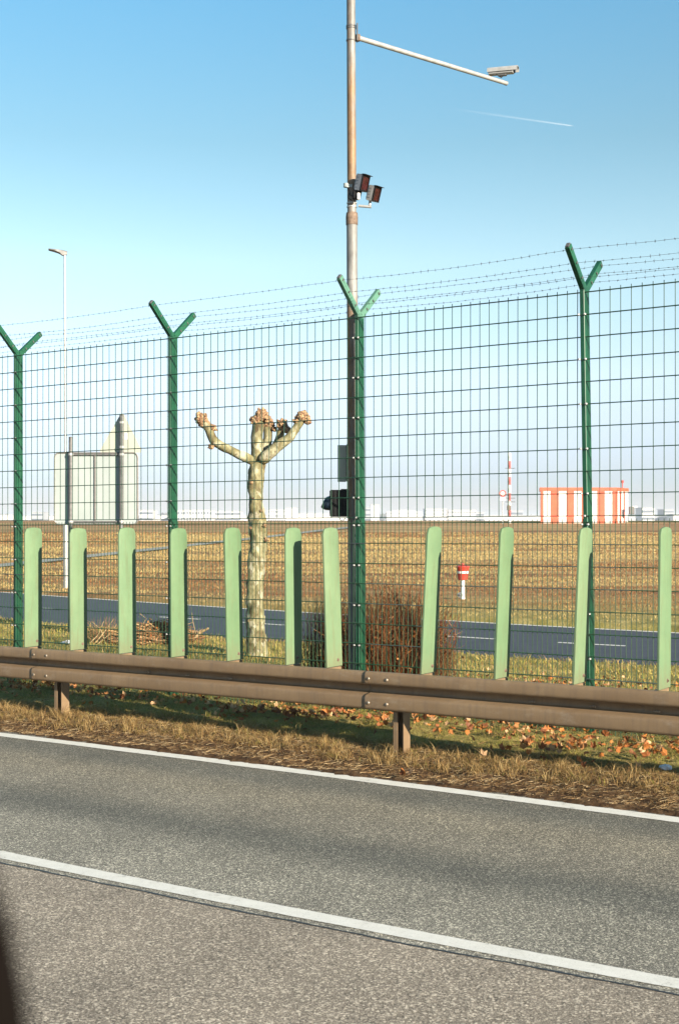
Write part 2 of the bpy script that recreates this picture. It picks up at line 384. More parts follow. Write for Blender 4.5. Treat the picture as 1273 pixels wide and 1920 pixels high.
# ------------------------------------------------------------------ setting: ground, roads
def axis(lo, fa, fb, hi, step, g):
    a = list(np.arange(fa, fb, step)); d = step; x = fb
    while x < hi: a.append(x); d *= g; x += d
    a.append(hi); d = step; x = fa-step
    while x > lo: a.insert(0, x); d *= g; x -= d
    a.insert(0, lo); return np.array(a)
def pts_line(pix): return [unproj(*p) for p in pix]
road2_far = pts_line([(-420, 1072), (-200, 1093), (0, 1110), (200, 1124), (400, 1137), (640, 1151.5), (850, 1163.5), (1060, 1175), (1231, 1184), (1600, 1203)])
road2_near = pts_line([(-420, 1125), (-200, 1147), (0, 1167), (132, 1179.5), (221, 1187), (509, 1209), (836, 1233), (1060, 1248), (1231, 1259), (1700, 1288)])
def interp(pl, x): return np.interp(x, [p.x for p in pl], [p.y for p in pl])
def ground_z(x, y):
    t, q = tq_of(x, y)
    z = base_z(x, y)
    edge = 8.50 + .03*wob(t, 0*t, 2.2, 3) + .012*wob(t, 0*t, 14, 5)
    inside = 1-sstep(edge-.05, edge+.06, q)
    verge = .018+.018*wob(t, q, 7, 1)+.075*sstep(8.6, 9.3, q)+.02*wob(t, q, 2.5, 2)
    mid = sstep(60, 30, y) if False else (1-sstep(28, 60, y))
    z = z + np.where(q > -50, (1-inside)*verge*mid - inside*.05, 0)
    yn = interp(road2_near, x)-.05; yf = interp(road2_far, x)+.05
    r2 = sstep(yn-.12, yn+.12, y)*(1-sstep(yf-.15, yf+.15, y))*(np.abs(x) < 60)
    z = z*(1-r2) + r2*(base_z(x, y)-.06)
    z = z + .03*wob(x, y, .8, 8)*sstep(34, 45, y)
    return z
gx = axis(-7000, -13, 9, 7000, .11, 1.09); gy = axis(-40, 5.5, 27, 9000, .10, 1.035)
X, Y = np.meshgrid(gx, gy); Zg = ground_z(X, Y)
nx, ny = len(gx), len(gy); I = np.arange(nx*ny).reshape(ny, nx)
quads = np.stack([I[:-1, :-1], I[:-1, 1:], I[1:, 1:], I[1:, :-1]], -1).reshape(-1, 4)
gme = np_mesh('ground', np.stack([X, Y, Zg], -1).reshape(-1, 3), None, M['ground'], quads=quads)
gme.polygons.foreach_set('use_smooth', [True]*len(gme.polygons))
ground = tag(link('ground', gme), kind='structure')

def strip(name, pa, pb, mat, dz, parent=None, kind='structure', sub=None):
    mb = MB(); n = len(pa); vs = []
    for a, b in zip(pa, pb): vs += [(a[0], a[1], a[2]+dz), (b[0], b[1], b[2]+dz)]
    mb.add(vs, [(2*i, 2*i+2, 2*i+3, 2*i+1) for i in range(n-1)])
    o = mb.build(name, mat, parent)
    if kind and parent is None: o['kind'] = kind
    return o
def dense(pix, step=.12):
    p = pts_line(pix); tq = [tq_of(a.x, a.y) for a in p]; ts = [a[0] for a in tq]; qs = [a[1] for a in tq]
    t = np.arange(min(ts), max(ts), step)
    c = np.polyfit(ts, qs, 2); return t, np.polyval(c, t)
def dense_ext(pix, t0, t1, step):
    p = pts_line(pix); tq = [tq_of(a.x, a.y) for a in p]
    c = np.polyfit([a[0] for a in tq], [a[1] for a in tq], 2 if len(p) > 2 else 1)
    t = np.arange(t0, t1, step)
    ts = [a[0] for a in tq]; tc = np.clip(t, min(ts), max(ts)); q = np.polyval(c, tc)
    sl = np.polyval(np.polyder(c), tc) if len(c) > 1 else 0
    return t, q+sl*(t-tc)
T0, T1 = -60, 22
tC, qC = dense_ext([(0, 1604), (250, 1652), (500, 1703), (760, 1752), (1000, 1797), (1273, 1846)], T0, T1, .06)
tE, qE = dense_ext([(0, 1378), (300, 1414), (640, 1458), (960, 1499), (1273, 1538)], T0, T1, .06)
def rz(t, q): return plane_z(t, q)
def road_sheet(name, mat, q0, q1, tt, dz):
    pa = [TQ(t, a, rz(t, a)) for t, a in zip(tt, q0)]; pb = [TQ(t, b, rz(t, b)) for t, b in zip(tt, q1)]
    return pa, pb
seam = qC-.125-.012*wob(tC, 0*tC, 1.6, 31)-.008*wob(tC, 0*tC, 7, 32)
mb = MB(); vs = []
for i in range(0, len(tC), 1):
    t = tC[i]
    vs += [TQ(t, -9, rz(t, 0)), TQ(t, seam[i], rz(t, 5)), TQ(t, qE[i]+.20, rz(t, 8))]
n = len(vs)//3
mb.add(vs, [(3*i, 3*i+3, 3*i+4, 3*i+1) for i in range(n-1)], 0)
mb.f += [(3*i+1, 3*i+4, 3*i+5, 3*i+2) for i in range(n-1)]; mb.m += [1]*(n-1)
road = mb.build('road', [M['asphalt_near'], M['asphalt_far']]); road['kind'] = 'structure'
def line(name, tt, qq, w, dz, mat, amp, seed, parent):
    e1 = qq-w/2+amp*wob(tt, 0*tt, 9, seed)+amp*.8*wob(tt, 0*tt, 41, seed+1)
    e2 = qq+w/2+amp*wob(tt, 0*tt, 11, seed+2)+amp*.8*wob(tt, 0*tt, 37, seed+3)
    return strip(name, [TQ(t, a, rz(t, a)) for t, a in zip(tt, e1)], [TQ(t, b, rz(t, b)) for t, b in zip(tt, e2)], mat, dz, parent)
line('edge_line', tE, qE, .15, .004, M['paint'], .005, 40, road)
line('centre_line', tC, qC, .125, .004, M['paint'], .003, 50, road)
line('joint_seam', tC, seam, .016, .003, M['tar'], .004, 60, road)

# the back road, beyond the fence
def res(pl, n=80):
    xs = np.linspace(pl[0].x, pl[-1].x, n); c = np.polyfit([p.x for p in pl], [p.y for p in pl], 3)
    return xs, np.polyval(c, xs)
xn, yn_ = res(road2_near); xf, yf_ = res(road2_far)
def p3(x, y, dz=0): return Vector((x, y, base_z(x, y)+dz))
pa = [p3(x, y) for x, y in zip(xn, yn_)]; pb = [p3(x, y) for x, y in zip(xf, yf_)]
back = strip('back_road', pa, pb, M['asphalt_back'], .0)
def off(pl, d):
    o = []
    for i, p in enumerate(pl):
        tdir = (pl[min(i+1, len(pl)-1)]-pl[max(i-1, 0)]).normalized(); nrm = Vector((-tdir.y, tdir.x, 0)); o.append(p+nrm*d)
    return o
strip('edge_line', off(pa, .02), off(pa, .20), M['paint'], .004, back)
strip('edge_line', off(pb, -.20), off(pb, -.06), M['paint'], .004, back)
for a, b in [((-60, 1130), (-10, 1134)), ((79, 1140.5), (115, 1143)), ((300, 1157), (375, 1161.5)), ((454, 1167), (532, 1172.5)), ((640, 1180), (712, 1185)), ((828, 1192.5), (926, 1198.5)), ((1045, 1205), (1172, 1211.5))]:
    A = unproj(*a); B = unproj(*b); d = (B-A).normalized(); nrm = Vector((-d.y, d.x, 0))*.06
    strip('centre_dash', [A-nrm, B-nrm], [A+nrm, B+nrm], M['paint'], .005, back)

# pale strip of taxiway crossing the field
tx = [(-120, 1078), (0, 1062), (130, 1048), (260, 1034), (380, 1021), (500, 1008), (600, 996), (680, 988)]
ta = [unproj(x, y-1, .0) for x, y in tx]; tb = [unproj(x, y+5.5-4*i/7, .0) for i, (x, y) in enumerate(tx)]
def dens(pl, k=14):
    o = []
    for i in range(len(pl)-1):
        for j in range(k): o.append(pl[i].lerp(pl[i+1], j/k))
    return o+[pl[-1]]
ta = [p3(p.x, p.y, .09) for p in dens(ta)]; tb = [p3(p.x, p.y, .09) for p in dens(tb)]
strip('taxiway', tb, ta, M['taxi'], .0)

# ------------------------------------------------------------------ guardrail with green boards
QR = 9.05                                     # front face of the beam
def rail_top(t): return EYE-1.267+.0085*(t+5.9)
joints = [t_at(683, QR)+4.0*k for k in range(-5, 4)]
gr_root = empty('guardrail', TQ(joints[5], QR+.1, plane_z(joints[5], QR)), 'brown steel crash barrier of double wave beam with pale green upright boards along the road', 'guardrail')
prof = [(.0, .296), (.05, .311), (.071, .309), (.083, .300), (.087, .286), (.088, .232), (.085, .219), (.074, .211), (-.004, .197), (-.014, .189), (-.018, .155),
        (-.014, .137), (-.004, .129), (.074, .115), (.085, .106), (.088, .092), (.087, .024), (.083, .010), (.071, .001), (.05, -.001), (.0, .014)]
for k in range(len(joints)-1):
    a, b = joints[k], joints[k+1]+.30
    mb = MB(); rings = []
    for t, o in ((a, .006), (a+.02, .006), (b-.02, -.001), (b, -.001)):
        rings.append([TQ(t, QR+.083-d-o, rail_top(t)-.311+h) for d, h in prof])
    n = len(prof); vs = [v for r in rings for v in r]
    mb.add(vs, [(i*n+j, (i+1)*n+j, (i+1)*n+j+1, i*n+j+1) for i in range(3) for j in range(n-1)])
    # smooth curl of the sheet comes from the profile, thickness from the modifier
    o = mb.build('beam_section', M['rail'], gr_root); auto(o, 50)
    so_ = o.modifiers.new('thickness', 'SOLIDIFY'); so_.thickness = .004; so_.offset = -1
    for (dt, dh) in ((.045, .256), (.045, .055), (.225, .256), (.225, .055)):
        c = TQ(a+dt, QR-.006, rail_top(a)-.311+dh); out = TQ(0, -1)
        MB().tube([c, c+out*.006, c+out*.013, c+out*.016], [.019, .018, .012, .003], 10).build('bolt', M['bolt'], o)
    for dt in (1.5, 2.0, 2.5):
        c = TQ(a+dt, QR+.076, rail_top(a+dt)-.156)
        m2 = MB().box(c, (.05, .012, .016), Matrix.Rotation(math.atan2(U[1], U[0]), 3, 'Z'), bev=.004)
        m2.build('slot_bolt', M['bolt'], o)
ROT = Matrix.Rotation(math.atan2(U[1], U[0]), 3, 'Z')        # local x along the road, local y across it
def post_mesh():
    mb = MB(); w, d, th, h = .09, .11, .006, .95
    mb.box((0, d/2, -h/2), (w, th, h), ROT)                  # web, far side
    mb.add([], [])
    for s in (-1, 1): mb.box(ROT @ Vector((s*(w/2-th/2), 0, 0))+Vector((0, 0, -h/2)), (th, d, h), ROT)
    mb.box(ROT @ Vector((-w/2+.016, -d/2, 0))+Vector((0, 0, -h/2)), (.03, th, h), ROT)
    mb.v = [tuple(v) for v in mb.v]
    return mb
pm = MB()
w_, d_, th_, h_ = .095, .11, .006, 1.05
for cx, cy, sx, sy in ((0, d_/2, w_, th_), (-w_/2, 0, th_, d_-th_), (w_/2, 0, th_, d_-th_), (-w_/2+.022, -d_/2, .04, th_)):
    pm.box(ROT @ Vector((cx, cy, -h_/2)), (sx, sy, h_), ROT)
post_me = pm.mesh('support_post', M['rail'])
for k in range(len(joints)):
    t = joints[k]+.27
    link('support_post', post_me, gr_root, TQ(t, QR+.155, rail_top(t)-.05))
# boards
tops = [63, 147, 238, 335, 435.5, 549, 619, 814.5, 950, 1097.5, 1247]
bots = [62.5, 148, 239, 336.5, 440.5, 550.5, 626.5, 802, 939.5, 1085.5, 1243.5]
ty = [989, 990, 989, 990, 989, 989, 989, 987, 988, 989, 988]
qb0, qb1 = QR+.022, QR+.252
def board(xt, xb, yt, i):
    qc = (qb0+qb1)/2; tt, tb_ = t_at(xt, qc), t_at(xb, qc)
    ct, cb = TQ(tt, qc), TQ(tb_, qc)
    zb = rail_top(tb_)+.006; zt = EYE-(yt-975)/F*ct.y
    c0 = TQ(tb_, qc, zb); up = (TQ(tt, qc, zt)-c0); L = up.length; up.normalize()
    vv = TQ(0, 1); uu = up.cross(vv).normalized()*(-1 if up.cross(vv).dot(TQ(1, 0)) < 0 else 1)
    vv2 = (vv-up*vv.dot(up)).normalized(); W = .23/2; th = .022
    prof = [(-W, 0), (W, 0)]
    for k in range(13):
        a = k/12; x = W-2*W*a; e = abs(x)/W
        prof.append((x, L-.020*e**2-.040*max(0, (e-.80)/.20)**2))
    n = len(prof); rr = []
    for off_, ins in ((-th/2, .004), (-th/2+.004, 0), (th/2-.004, 0), (th/2, .004)):
        ring = []
        for (x, z) in prof:
            sx = 1-ins/W; zz = z+(ins if z < .01 else -ins)
            bow = .010*math.sin(math.pi*z/L)*(RNDb[i])
            ring.append(c0+vv2*(x*sx)+up*zz+uu*(off_+bow))
        rr.append(ring)
    mb = MB().loft(rr)
    for k in (0, 3):
        f = mb.f.pop() if k else mb.f.pop(-2)
        m_ = mb.m.pop()
    # end faces as strips so that they stay flat
    for r, flip in ((0, False), (3, True)):
        left = list(range(n-1, 1, -1)); 
        # fan from bottom middle
        base = len(mb.v); mb.v.append(tuple((rr[r][0]+rr[r][1])/2)); mb.v.append(tuple(c0+up*(L*.97)+uu*((-th/2) if r == 0 else th/2)))
        for a in range(2, n-1):
            mb.f.append((r*n+a, r*n+a+1, base+1)); mb.m.append(0)
        mb.f += [(r*n+1, r*n+2, base+1, base), (base, base+1, r*n+n-1, r*n+0)]; mb.m += [0, 0]
    o = mb.build('upright_board', M['board'], gr_root); auto(o, 40)
    o['label'] = 'pale green upright board with rounded top standing on the barrier'
    cbolt = c0+vv2*.045+up*.055+uu*(th/2)
    sgn = 1
    MB().tube([cbolt-uu*.001, cbolt+uu*.004], [.016, .014], 10).tube([cbolt+uu*.004, cbolt+uu*.012], [.008, .007], 6).build('bolt', M['rust'], o)
    # steel bracket that carries the board behind the beam
    cc = TQ(tb_-.03, QR+.16, rail_top(tb_)-.045)
    MB().box(cc, (.06, .19, .09), ROT, bev=.006).build('bracket', M['rail'], o)
RNDb = [RND.uniform(-1, 1) for _ in range(20)]
sp = [(x, b, y) for x, b, y in zip(tops, bots, ty)]
for i, (x, b, y) in enumerate(sp): board(x, b, y, i)
board(-38, -37, 990, 11); board(-112, -112, 990, 12)

# ------------------------------------------------------------------ fence
QF = 10.95
def fz(t): return .0056*(t+7.15)
post_px = [(-214, 0), (26.5, 0.0), (316.5, 0.0), (669, -.0035), (1102, -.0150)]
post_t = [t_at(x, QF) for x, _ in post_px]
post_t = [post_t[0]-2.52]+post_t+[post_t[-1]+2.52, post_t[-1]+5.04]
leans = [0]+[l for _, l in post_px]+[-.004, 0]
ztop = EYE+2.054; zmid = EYE+.024; zlow = EYE-.033; zbot = zlow-2.03
fence = empty('perimeter_fence', TQ(post_t[3], QF, -.03), 'tall green double wire mesh fence with forked posts and barbed wire', 'fence')
arm_pts = []
for i, (t, lean) in enumerate(zip(post_t, leans)):
    zg = zbot+fz(t)-.1; zt = ztop+fz(t)+.035
    c = TQ(t, QF+.073, (zg+zt)/2); kx = lean
    mpost = M['post_green']
    mb = MB().box(c, (.044, .118, zt-zg), ROT, bev=.004).shear(kx, zg)
    # rolled grooves down the side faces
    for g in (-.035, -.012, .012, .035):
        for s in (-1, 1):
            mb2 = MB().box(TQ(t+s*.0232, QF+.073+g, (zg+zt)/2-.02), (.0016, .006, zt-zg-.1), ROT).shear(kx, zg); mb.add(mb2.v, mb2.f)
    po = mb.build('fence_post', mpost, fence); auto(po, 30)
    top = TQ(t, QF+.073, zt-.02); top.x += kx*(zt-zg)
    tips = []
    am = M['mint'] if i == 4-0 and False else (M['mint'] if i == 4 else M['post_green'])
    for s in (-1, 1):
        d = (TQ(0, s)+Vector((0, 0, .98 if s < 0 else .86))).normalized(); Ln = .50 if s < 0 else .47
        tip = top+d*Ln+TQ(0, s*.0)
        R = Matrix((TQ(1, 0), d.cross(TQ(1, 0)).normalized(), d)).transposed()
        mb = MB().box(top+d*(Ln/2+.005), (.046, .066, Ln), R, bev=.003)
        ao = mb.build('arm', am, po); auto(ao, 30)
        MB().box(tip+d*.012, (.036, .056, .012), R, bev=.002).build('end_cap', M['zinc_dark'], po)
        tips.append((tip, d))
        for kk in (.30, .63, .93):
            cpt = top+d*(Ln*kk)+TQ(.0, 0)
            MB().box(cpt+TQ(.026, 0), (.010, .030, .012), R).build('wire_clamp', M['zinc_dark'], po)
    arm_pts.append((top, tips))
    # bright mesh clips on the front face
    cm = MB()
    cm.box((0, 0, 0), (.020, .026, .018), ROT, bev=.004)
    cme = cm.mesh('clip', M['zinc'])
    for base_, nn, zs in ((ztop-.203, 5, -.406), (zlow-.02, 5, -.406)):
        for j in range(nn):
            z = base_+zs*j+fz(t); xx = kx*(z-zg)
            p = TQ(t, QF+.004, z); p.x += xx
            link('clip', cme, po, p-TQ(.03, 0)); link('clip', cme, po, p+TQ(.03, 0))
    z = zmid+fz(t); p = TQ(t, QF+.004, z); p.x += kx*(z-zg); link('clip', cme, po, p)
# mesh panels
SL = math.atan(.0056)
def wire_h(L, mats):
    mb = MB()
    for dq in (-.007, .007):
        mb.tube([ROT @ Vector((-L/2, dq, 0)), ROT @ Vector((L/2, dq, 0))], .0048, 6)
    # follow the fence's gentle fall to the left
    s = .0056; mb.v = [(v[0], v[1], v[2]+s*(v[0]*U[0]+v[1]*U[1])) for v in mb.v]
    return mb.mesh('horizontal_wire', mats)
def wire_v(h, up, r, mats):
    return MB().tube([(0, 0, -up), (0, 0, h)], r, 6).mesh('vertical_wire', mats)
vw_up = wire_v(.03, 2.032, .0038, M['wire']); vw_lo = wire_v(.03, 2.032, .0034, M['wire_low'])
pale_h = {}
for k in range(len(post_t)-1):
    a, b = post_t[k], post_t[k+1]; L = b-a-.004; tc = (a+b)/2
    inview = 1 <= k <= 5
    for (name, zt_, pitch, vm, hm, mm) in (('upper_mesh_panel', ztop, .1, vw_up, wire_h(L, M['wire']), M['wire']), ('lower_mesh_panel', zlow, .05, vw_lo, wire_h(L, M['wire_low']), M['wire_low'])):
        pan = empty(name, TQ(tc, QF, zt_-2.03+fz(tc))); pan.parent = fence; pan.location = pan.location-ORG[fence.name]
        for r in range(11):
            link('horizontal_wire', hm, pan, TQ(tc, QF+.002*(RND.random()-.5), zt_-.203*r+fz(tc)))
        nv = int(round(L/pitch))
        for j in range(nv+1):
            t = a+(b-a-nv*pitch)/2+j*pitch
            if abs(t-a) < .015 or abs(t-b) < .015: continue
            o = link('vertical_wire', vm, pan, TQ(t, QF, zt_+fz(t)))
            o.rotation_euler = (RND.uniform(-.0012, .0012), RND.uniform(-.0015, .0015), 0)
# thin pale wire stretches in front of some lower mesh rows
for (x0, x1, row) in ((686, 1060, 3), (1010, 1090, 2), (940, 1085, 4), (1035, 1240, 7), (1020, 1240, 8), (700, 830, 9), (640, 690, 1), (890, 1080, 1), (1115, 1195, 1), (1115, 1160, 2), (1120, 1180, 3), (640, 670, 4), (690, 800, 6), (780, 890, 5), (0, 60, 3), (690, 790, 4)):
    ta_, tb2 = t_at(x0, QF), t_at(x1, QF)
    MB().tube([TQ(ta_, QF-.0125, zlow-.203*row+fz(ta_)), TQ(tb2, QF-.0125, zlow-.203*row+fz(tb2))], .0022, 5).build('pale_wire', M['zinc_wire'], fence)
# barbed wire
for s in (0, 1):
    for kk in (.93, .63, .30):
        mb = MB(); pl = []
        for i in range(len(arm_pts)-1):
            def pt(j):
                top, tips = arm_pts[j]; tip, d = tips[s]; Ln = (tip-top).length
                return top+d*(Ln*kk)+TQ(.034, 0)
            A, B = pt(i), pt(i+1); sag = RND.uniform(.008, .03)
            for j in range(20):
                f = j/20; p = A.lerp(B, f); p.z -= sag*4*f*(1-f); p.z += RND.uniform(-.002, .002); pl.append(p)
        pl.append(pt(len(arm_pts)-1))
        mb.tube(pl, .0014, 4)
        for i in range(len(pl)-1):
            d = (pl[i+1]-pl[i]); 
            for f in (.25, .9) if i % 2 else (.55,):
                c = pl[i]+d*f
                for q_ in range(2):
                    a = RND.uniform(0, 3.14); dd = Vector((RND.uniform(-.3, .3), math.cos(a), math.sin(a))).normalized()*RND.uniform(.012, .02)
                    mb.tube([c-dd, c+dd], .0012, 3)
                mb.tube([c-d.normalized()*.008, c+d.normalized()*.008], .0030, 5)
        mb.build('barbed_wire', M['barb'], fence)

# ------------------------------------------------------------------ camera pole behind the fence
pt_, pq_ = -7.37, 11.155
pb_ = TQ(pt_, pq_, -.03); PZ = pb_.y
pole = empty('camera_pole', pb_, 'tall rusty grey steel pole with surveillance cameras and a signal, behind the middle forked post', 'camera pole')
KX = -.0042
def hz(py, Z=None): return EYE-(py-975)/F*(PZ if Z is None else Z)
def pp(px, py, dy=0.0):
    Z = PZ+dy; return P(px, py, Z)
zc = hz(402)
mb = MB().tube([pb_, Vector((pb_.x, pb_.y, zc)), Vector((pb_.x, pb_.y, zc+.01)), Vector((pb_.x, pb_.y, 8.9))], [.058, .056, .047, .044], 24).shear(KX, 0)
po = mb.build('shaft', M['pole'], pole); auto(po, 30)
def ring(z0, z1, r, mat, name='collar'):
    xo = pb_.x+KX*z0
    o = MB().tube([(xo, pb_.y, z0), (xo, pb_.y, z1)], r, 24).build(name, mat, pole); auto(o, 30); return o
o = MB().tube([(pb_.x+KX*zc, pb_.y, zc-.11), (pb_.x+KX*zc, pb_.y, zc-.03), (pb_.x+KX*zc, pb_.y, zc+.015), (pb_.x+KX*zc, pb_.y, zc+.02)], [.062, .063, .058, .046], 24).build('sleeve', M['rust'], pole); auto(o, 40)
for y in (49, 53, 76): ring(hz(y)-.006, hz(y)+.006, .052, M['zinc_dark'], 'clamp')
xo = pb_.x+KX*7
MB().box((xo+.062, pb_.y-.01, hz(62)), (.014, .07, .18), bev=.003).build('mounting_plate', M['zinc_dark'], pole)
# camera arm reaching away to the right
A = Vector((xo+.07, PZ, hz(71))); Bz = 14.8; B = P(948, 156, Bz); B.z = A.z-.01
B = Vector((P(948, 156, Bz).x, Bz, hz(156, Bz)))
arm = MB().tube([A, A.lerp(B, .5), B], [.026, .025, .0235], 16).tube([B, B+(B-A).normalized()*.012], [.026, .026], 16).build('camera_arm', M['zinc'], pole); auto(arm, 30)
MB().box(A, (.05, .05, .07), bev=.008).build('arm_socket', M['rust'], pole)
def cctv():
    c = P(941, 134, 14.72); s = 14.72/F
    d = Vector((.93, -.36, -.035)).normalized(); R = Matrix((d, Vector((0, 0, 1)).cross(d).normalized(), d.cross(Vector((0, 0, 1)).cross(d)).normalized())).transposed()
    body = MB()
    ringp = lambda w, h: [( -w, -h*.75), (-w*.75, -h), (w*.75, -h), (w, -h*.75), (w, h*.5), (w*.6, h), (-w*.6, h), (-w, h*.5)]
    def rng_(x, w, h, z=0): return [c+R @ Vector((x, a, b+z)) for a, b in ringp(w, h)]
    body.loft([rng_(-.155, .036, .028), rng_(-.15, .040, .033), rng_(.13, .040, .033), rng_(.135, .036, .028)])
    bo = body.build('surveillance_camera', M['white'], pole); auto(bo, 30)
    hood = MB(); prof = [(-.050, -.008), (-.050, .024), (-.032, .043), (.032, .043), (.050, .024), (.050, -.008)]
    vs = [c+R @ Vector((x, a, b)) for x in (-.165, .185) for a, b in prof]; n = 6
    hood.add(vs, [(i, i+1, n+i+1, n+i) for i in range(n-1)])
    ho = hood.build('sun_hood', M['white'], bo); m = ho.modifiers.new('t', 'SOLIDIFY'); m.thickness = .005; m.offset = 0
    for a in (-.02, .0, .02):
        MB().box(c+R @ Vector((0, a, .046)), (.30, .004, .004), R).build('hood_rib', M['zinc'], bo)
    MB().tube([c+d*.134, c+d*.150], [.029, .029], 16).build('lens_ring', M['black'], bo)
    MB().tube([c+d*.150, c+d*.153], [.026, .026], 16).build('lens', M['visor'], bo)
    bz = P(938, 150, 14.74)
    MB().tube([c+Vector((0, 0, -.04)), bz+Vector((0, 0, .03))], [.02, .014], 10).box(c+Vector((0, 0, -.042)), (.10, .05, .02), R, bev=.004).build('bracket', M['zinc_dark'], bo)
cctv()
def flood(px, py, dy, w, h, dep, side_mat, yaw, tilt, roll):
    c = pp(px, py, dy)
    n = Vector((math.cos(yaw)*math.cos(tilt), math.sin(yaw)*math.cos(tilt), -math.sin(tilt)))
    side = Vector((0, 0, 1)).cross(n).normalized(); up = n.cross(side).normalized()
    R = Matrix((side, n, up)).transposed() @ Matrix.Rotation(roll, 3, 'Y')
    b = MB()
    rings = []
    for y, k in ((-dep/2, .8), (-dep/2+.02, 1.0), (dep/2, 1.0)):
        rings.append([c+R @ Vector((sx*w/2*k, y, sz*h/2*k)) for sx, sz in ((-1, -1), (1, -1), (1, 1), (-1, 1))])
    b.loft(rings); bo = b.build('infrared_lamp', side_mat, pole)
    fr = MB()
    for sx, sz, a_, b_ in ((0, 1, w, .012), (0, -1, w, .012), (1, 0, .010, h-.024), (-1, 0, .010, h-.024)):
        fr.box(c+R @ Vector((sx*(w/2-.005), dep/2+.008, sz*(h/2-.006))), (a_, .016, b_), R)
    fr.box(c+R @ Vector((0, dep/2+.020, h/2+.002)), (w+.006, .045, .006), R)
    fr.build('frame', M['black'], bo)
    MB().box(c+R @ Vector((0, dep/2+.004, 0)), (w-.02, .006, h-.024), R).build('red_window', M['lens'], bo)
    for k in range(4):
        MB().box(c+R @ Vector((0, -.01+.0*k, -h*.3+k*h*.2)), (w+.006, dep*.6, .004), R).build('cooling_fin', M['grey_box'], bo)
    return bo
flood(677, 343, -.10, .120, .165, .085, M['grey_box'], math.radians(-38), math.radians(14), math.radians(0))
flood(699, 363, -.04, .112, .155, .085, M['white'], math.radians(-38), math.radians(16), math.radians(0))
MB().tube([pp(672, 386, -.03), pp(696, 388, -.04)], [.014, .014], 10).tube([pp(693, 385, -.04), pp(694, 375, -.04)], [.014, .014], 8).build('lamp_bracket', M['zinc'], pole)
MB().box(pp(668, 366, -.08), (.07, .08, .09), bev=.01).tube([pp(676, 358, -.1), pp(673, 372, -.1)], [.015, .015], 8).build('swivel_mount', M['black'], pole)
MB().box(pp(672, 368, -.13), (.03, .03, .07), bev=.006).build('swivel_clamp', M['whitepaint'], pole)
MB().tube([pp(649, 344, -.02), pp(649, 351, -.02)], [.028, .028], 14).box(pp(655, 349, -.03), (.06, .04, .03)).build('sensor_can', M['signback'], pole)
MB().tube([pp(651, 352, -.04), pp(655, 360, -.06), pp(652, 371, -.04), pp(660, 376, -.05)], [.004]*4, 6).tube([pp(653, 352, -.05), pp(657, 366, -.06), pp(661, 368, -.06)], [.004]*3, 6).build('cable', M['black'], pole)
for y in (388, 381): ring(hz(y)-.006, hz(y)+.006, .053, M['zinc'], 'clamp')
# signal head and plates at the foot of the pole
c = pp(637, 944, .05)
sg = MB().box(c, (.21, .17, .28), bev=.012).box(pp(648, 919, .05), (.10, .10, .022), bev=.003).build('signal_housing', M['black'], pole)
vb = MB(); ca = pp(621, 943, .04)
nseg = 12; rings = []
for x, k in ((0, 1), (-.035, .96), (-.07, .80), (-.088, .55)):
    rings.append([ca+Vector((x+.02*math.cos(2*math.pi*j/nseg)*(x < -.03), .075*k*math.sin(2*math.pi*j/nseg), .078*k*math.cos(2*math.pi*j/nseg)-.0)) for j in range(nseg)])
vb.loft(rings); o = vb.build('visor', M['visor'], sg); auto(o, 50)
MB().tube([pp(637, 970, .03), pp(638, 975, .03), pp(643, 977, .03), pp(648, 971, .03)], [.004]*4, 6).build('cable_loop', M['black'], sg)
for y in (919, 968): MB().box(pp(657, y, .02), (.05, .03, .02)).build('bracket', M['zinc'], sg)
MB().box(pp(641, 869, .12), (.088, .012, .385), bev=.004).build('sign_panel', M['signback2'], pole)
MB().box(pp(654.5, 868, .03), (.062, .03, .39), bev=.008).build('black_plate', M['black'], pole)
MB().tube([pp(658, 828, .0), pp(658, 836, 0)], [.03, .045], 14).build('plate_cap', M['black'], pole)
for y in (840, 899): MB().box(pp(657, y, -.02), (.05, .012, .012)).build('bracket', M['zinc'], pole)

# ------------------------------------------------------------------ pollarded tree
TZ = 18.7
def TP(px, py, dy=0): return P(px, py, TZ+dy)
tree_base = TP(484, 1246); tree = empty('pollarded_tree', tree_base, 'pollarded plane tree with mottled bark and knobbly cut limbs behind the fence', 'tree')
def skin(name, chains, mat, parent, sub=2, noise=.02, seed=0):
    """chains: list of lists of (px, py, dy, r_px); later chains start at an earlier point by index pair"""
    me = bpy.data.meshes.new(name); vs = []; es = []; rs = []
    for ch in chains:
        prev = None
        for e in ch:
            if len(e) == 1: prev = e[0]; continue
            vs.append(TP(e[0], e[1], e[2])-ORG[parent.name]); rs.append(e[3]*TZ/F*(1.12 if name == 'limb' else 1.06))
            if prev is not None: es.append((prev, len(vs)-1))
            prev = len(vs)-1
    me.from_pydata(vs, es, []); me.materials.append(mat)
    o = link(name, me, parent, ORG[parent.name])
    m = o.modifiers.new('skin', 'SKIN'); m.use_smooth_shade = True
    for i, sv in enumerate(me.skin_vertices[0].data):
        sv.radius = (rs[i], rs[i]); sv.use_root = (i == 0)
    s = o.modifiers.new('sub', 'SUBSURF'); s.levels = sub; s.render_levels = sub
    tex = bpy.data.textures.new(name+'_n', 'CLOUDS'); tex.noise_scale = .13
    d = o.modifiers.new('lumps', 'DISPLACE'); d.texture = tex; d.strength = noise*2; d.mid_level = .5; d.texture_coords = 'LOCAL'
    return o
trunk = skin('trunk', [[(485, 1262, 0, 27), (484, 1235, 0, 21), (481, 1200, 0, 18.5), (479, 1150, 0, 17.5), (478, 1100, 0, 16.5), (481, 1050, 0, 16.5), (485, 1015, 0, 16), (484, 985, 0, 16.5), (480, 950, 0, 15), (479, 925, 0, 14), (480, 900, 0, 15), (483, 878, 0, 16.5), (484, 864, 0, 15)],
    ], M['bark'], tree, 3, .034)
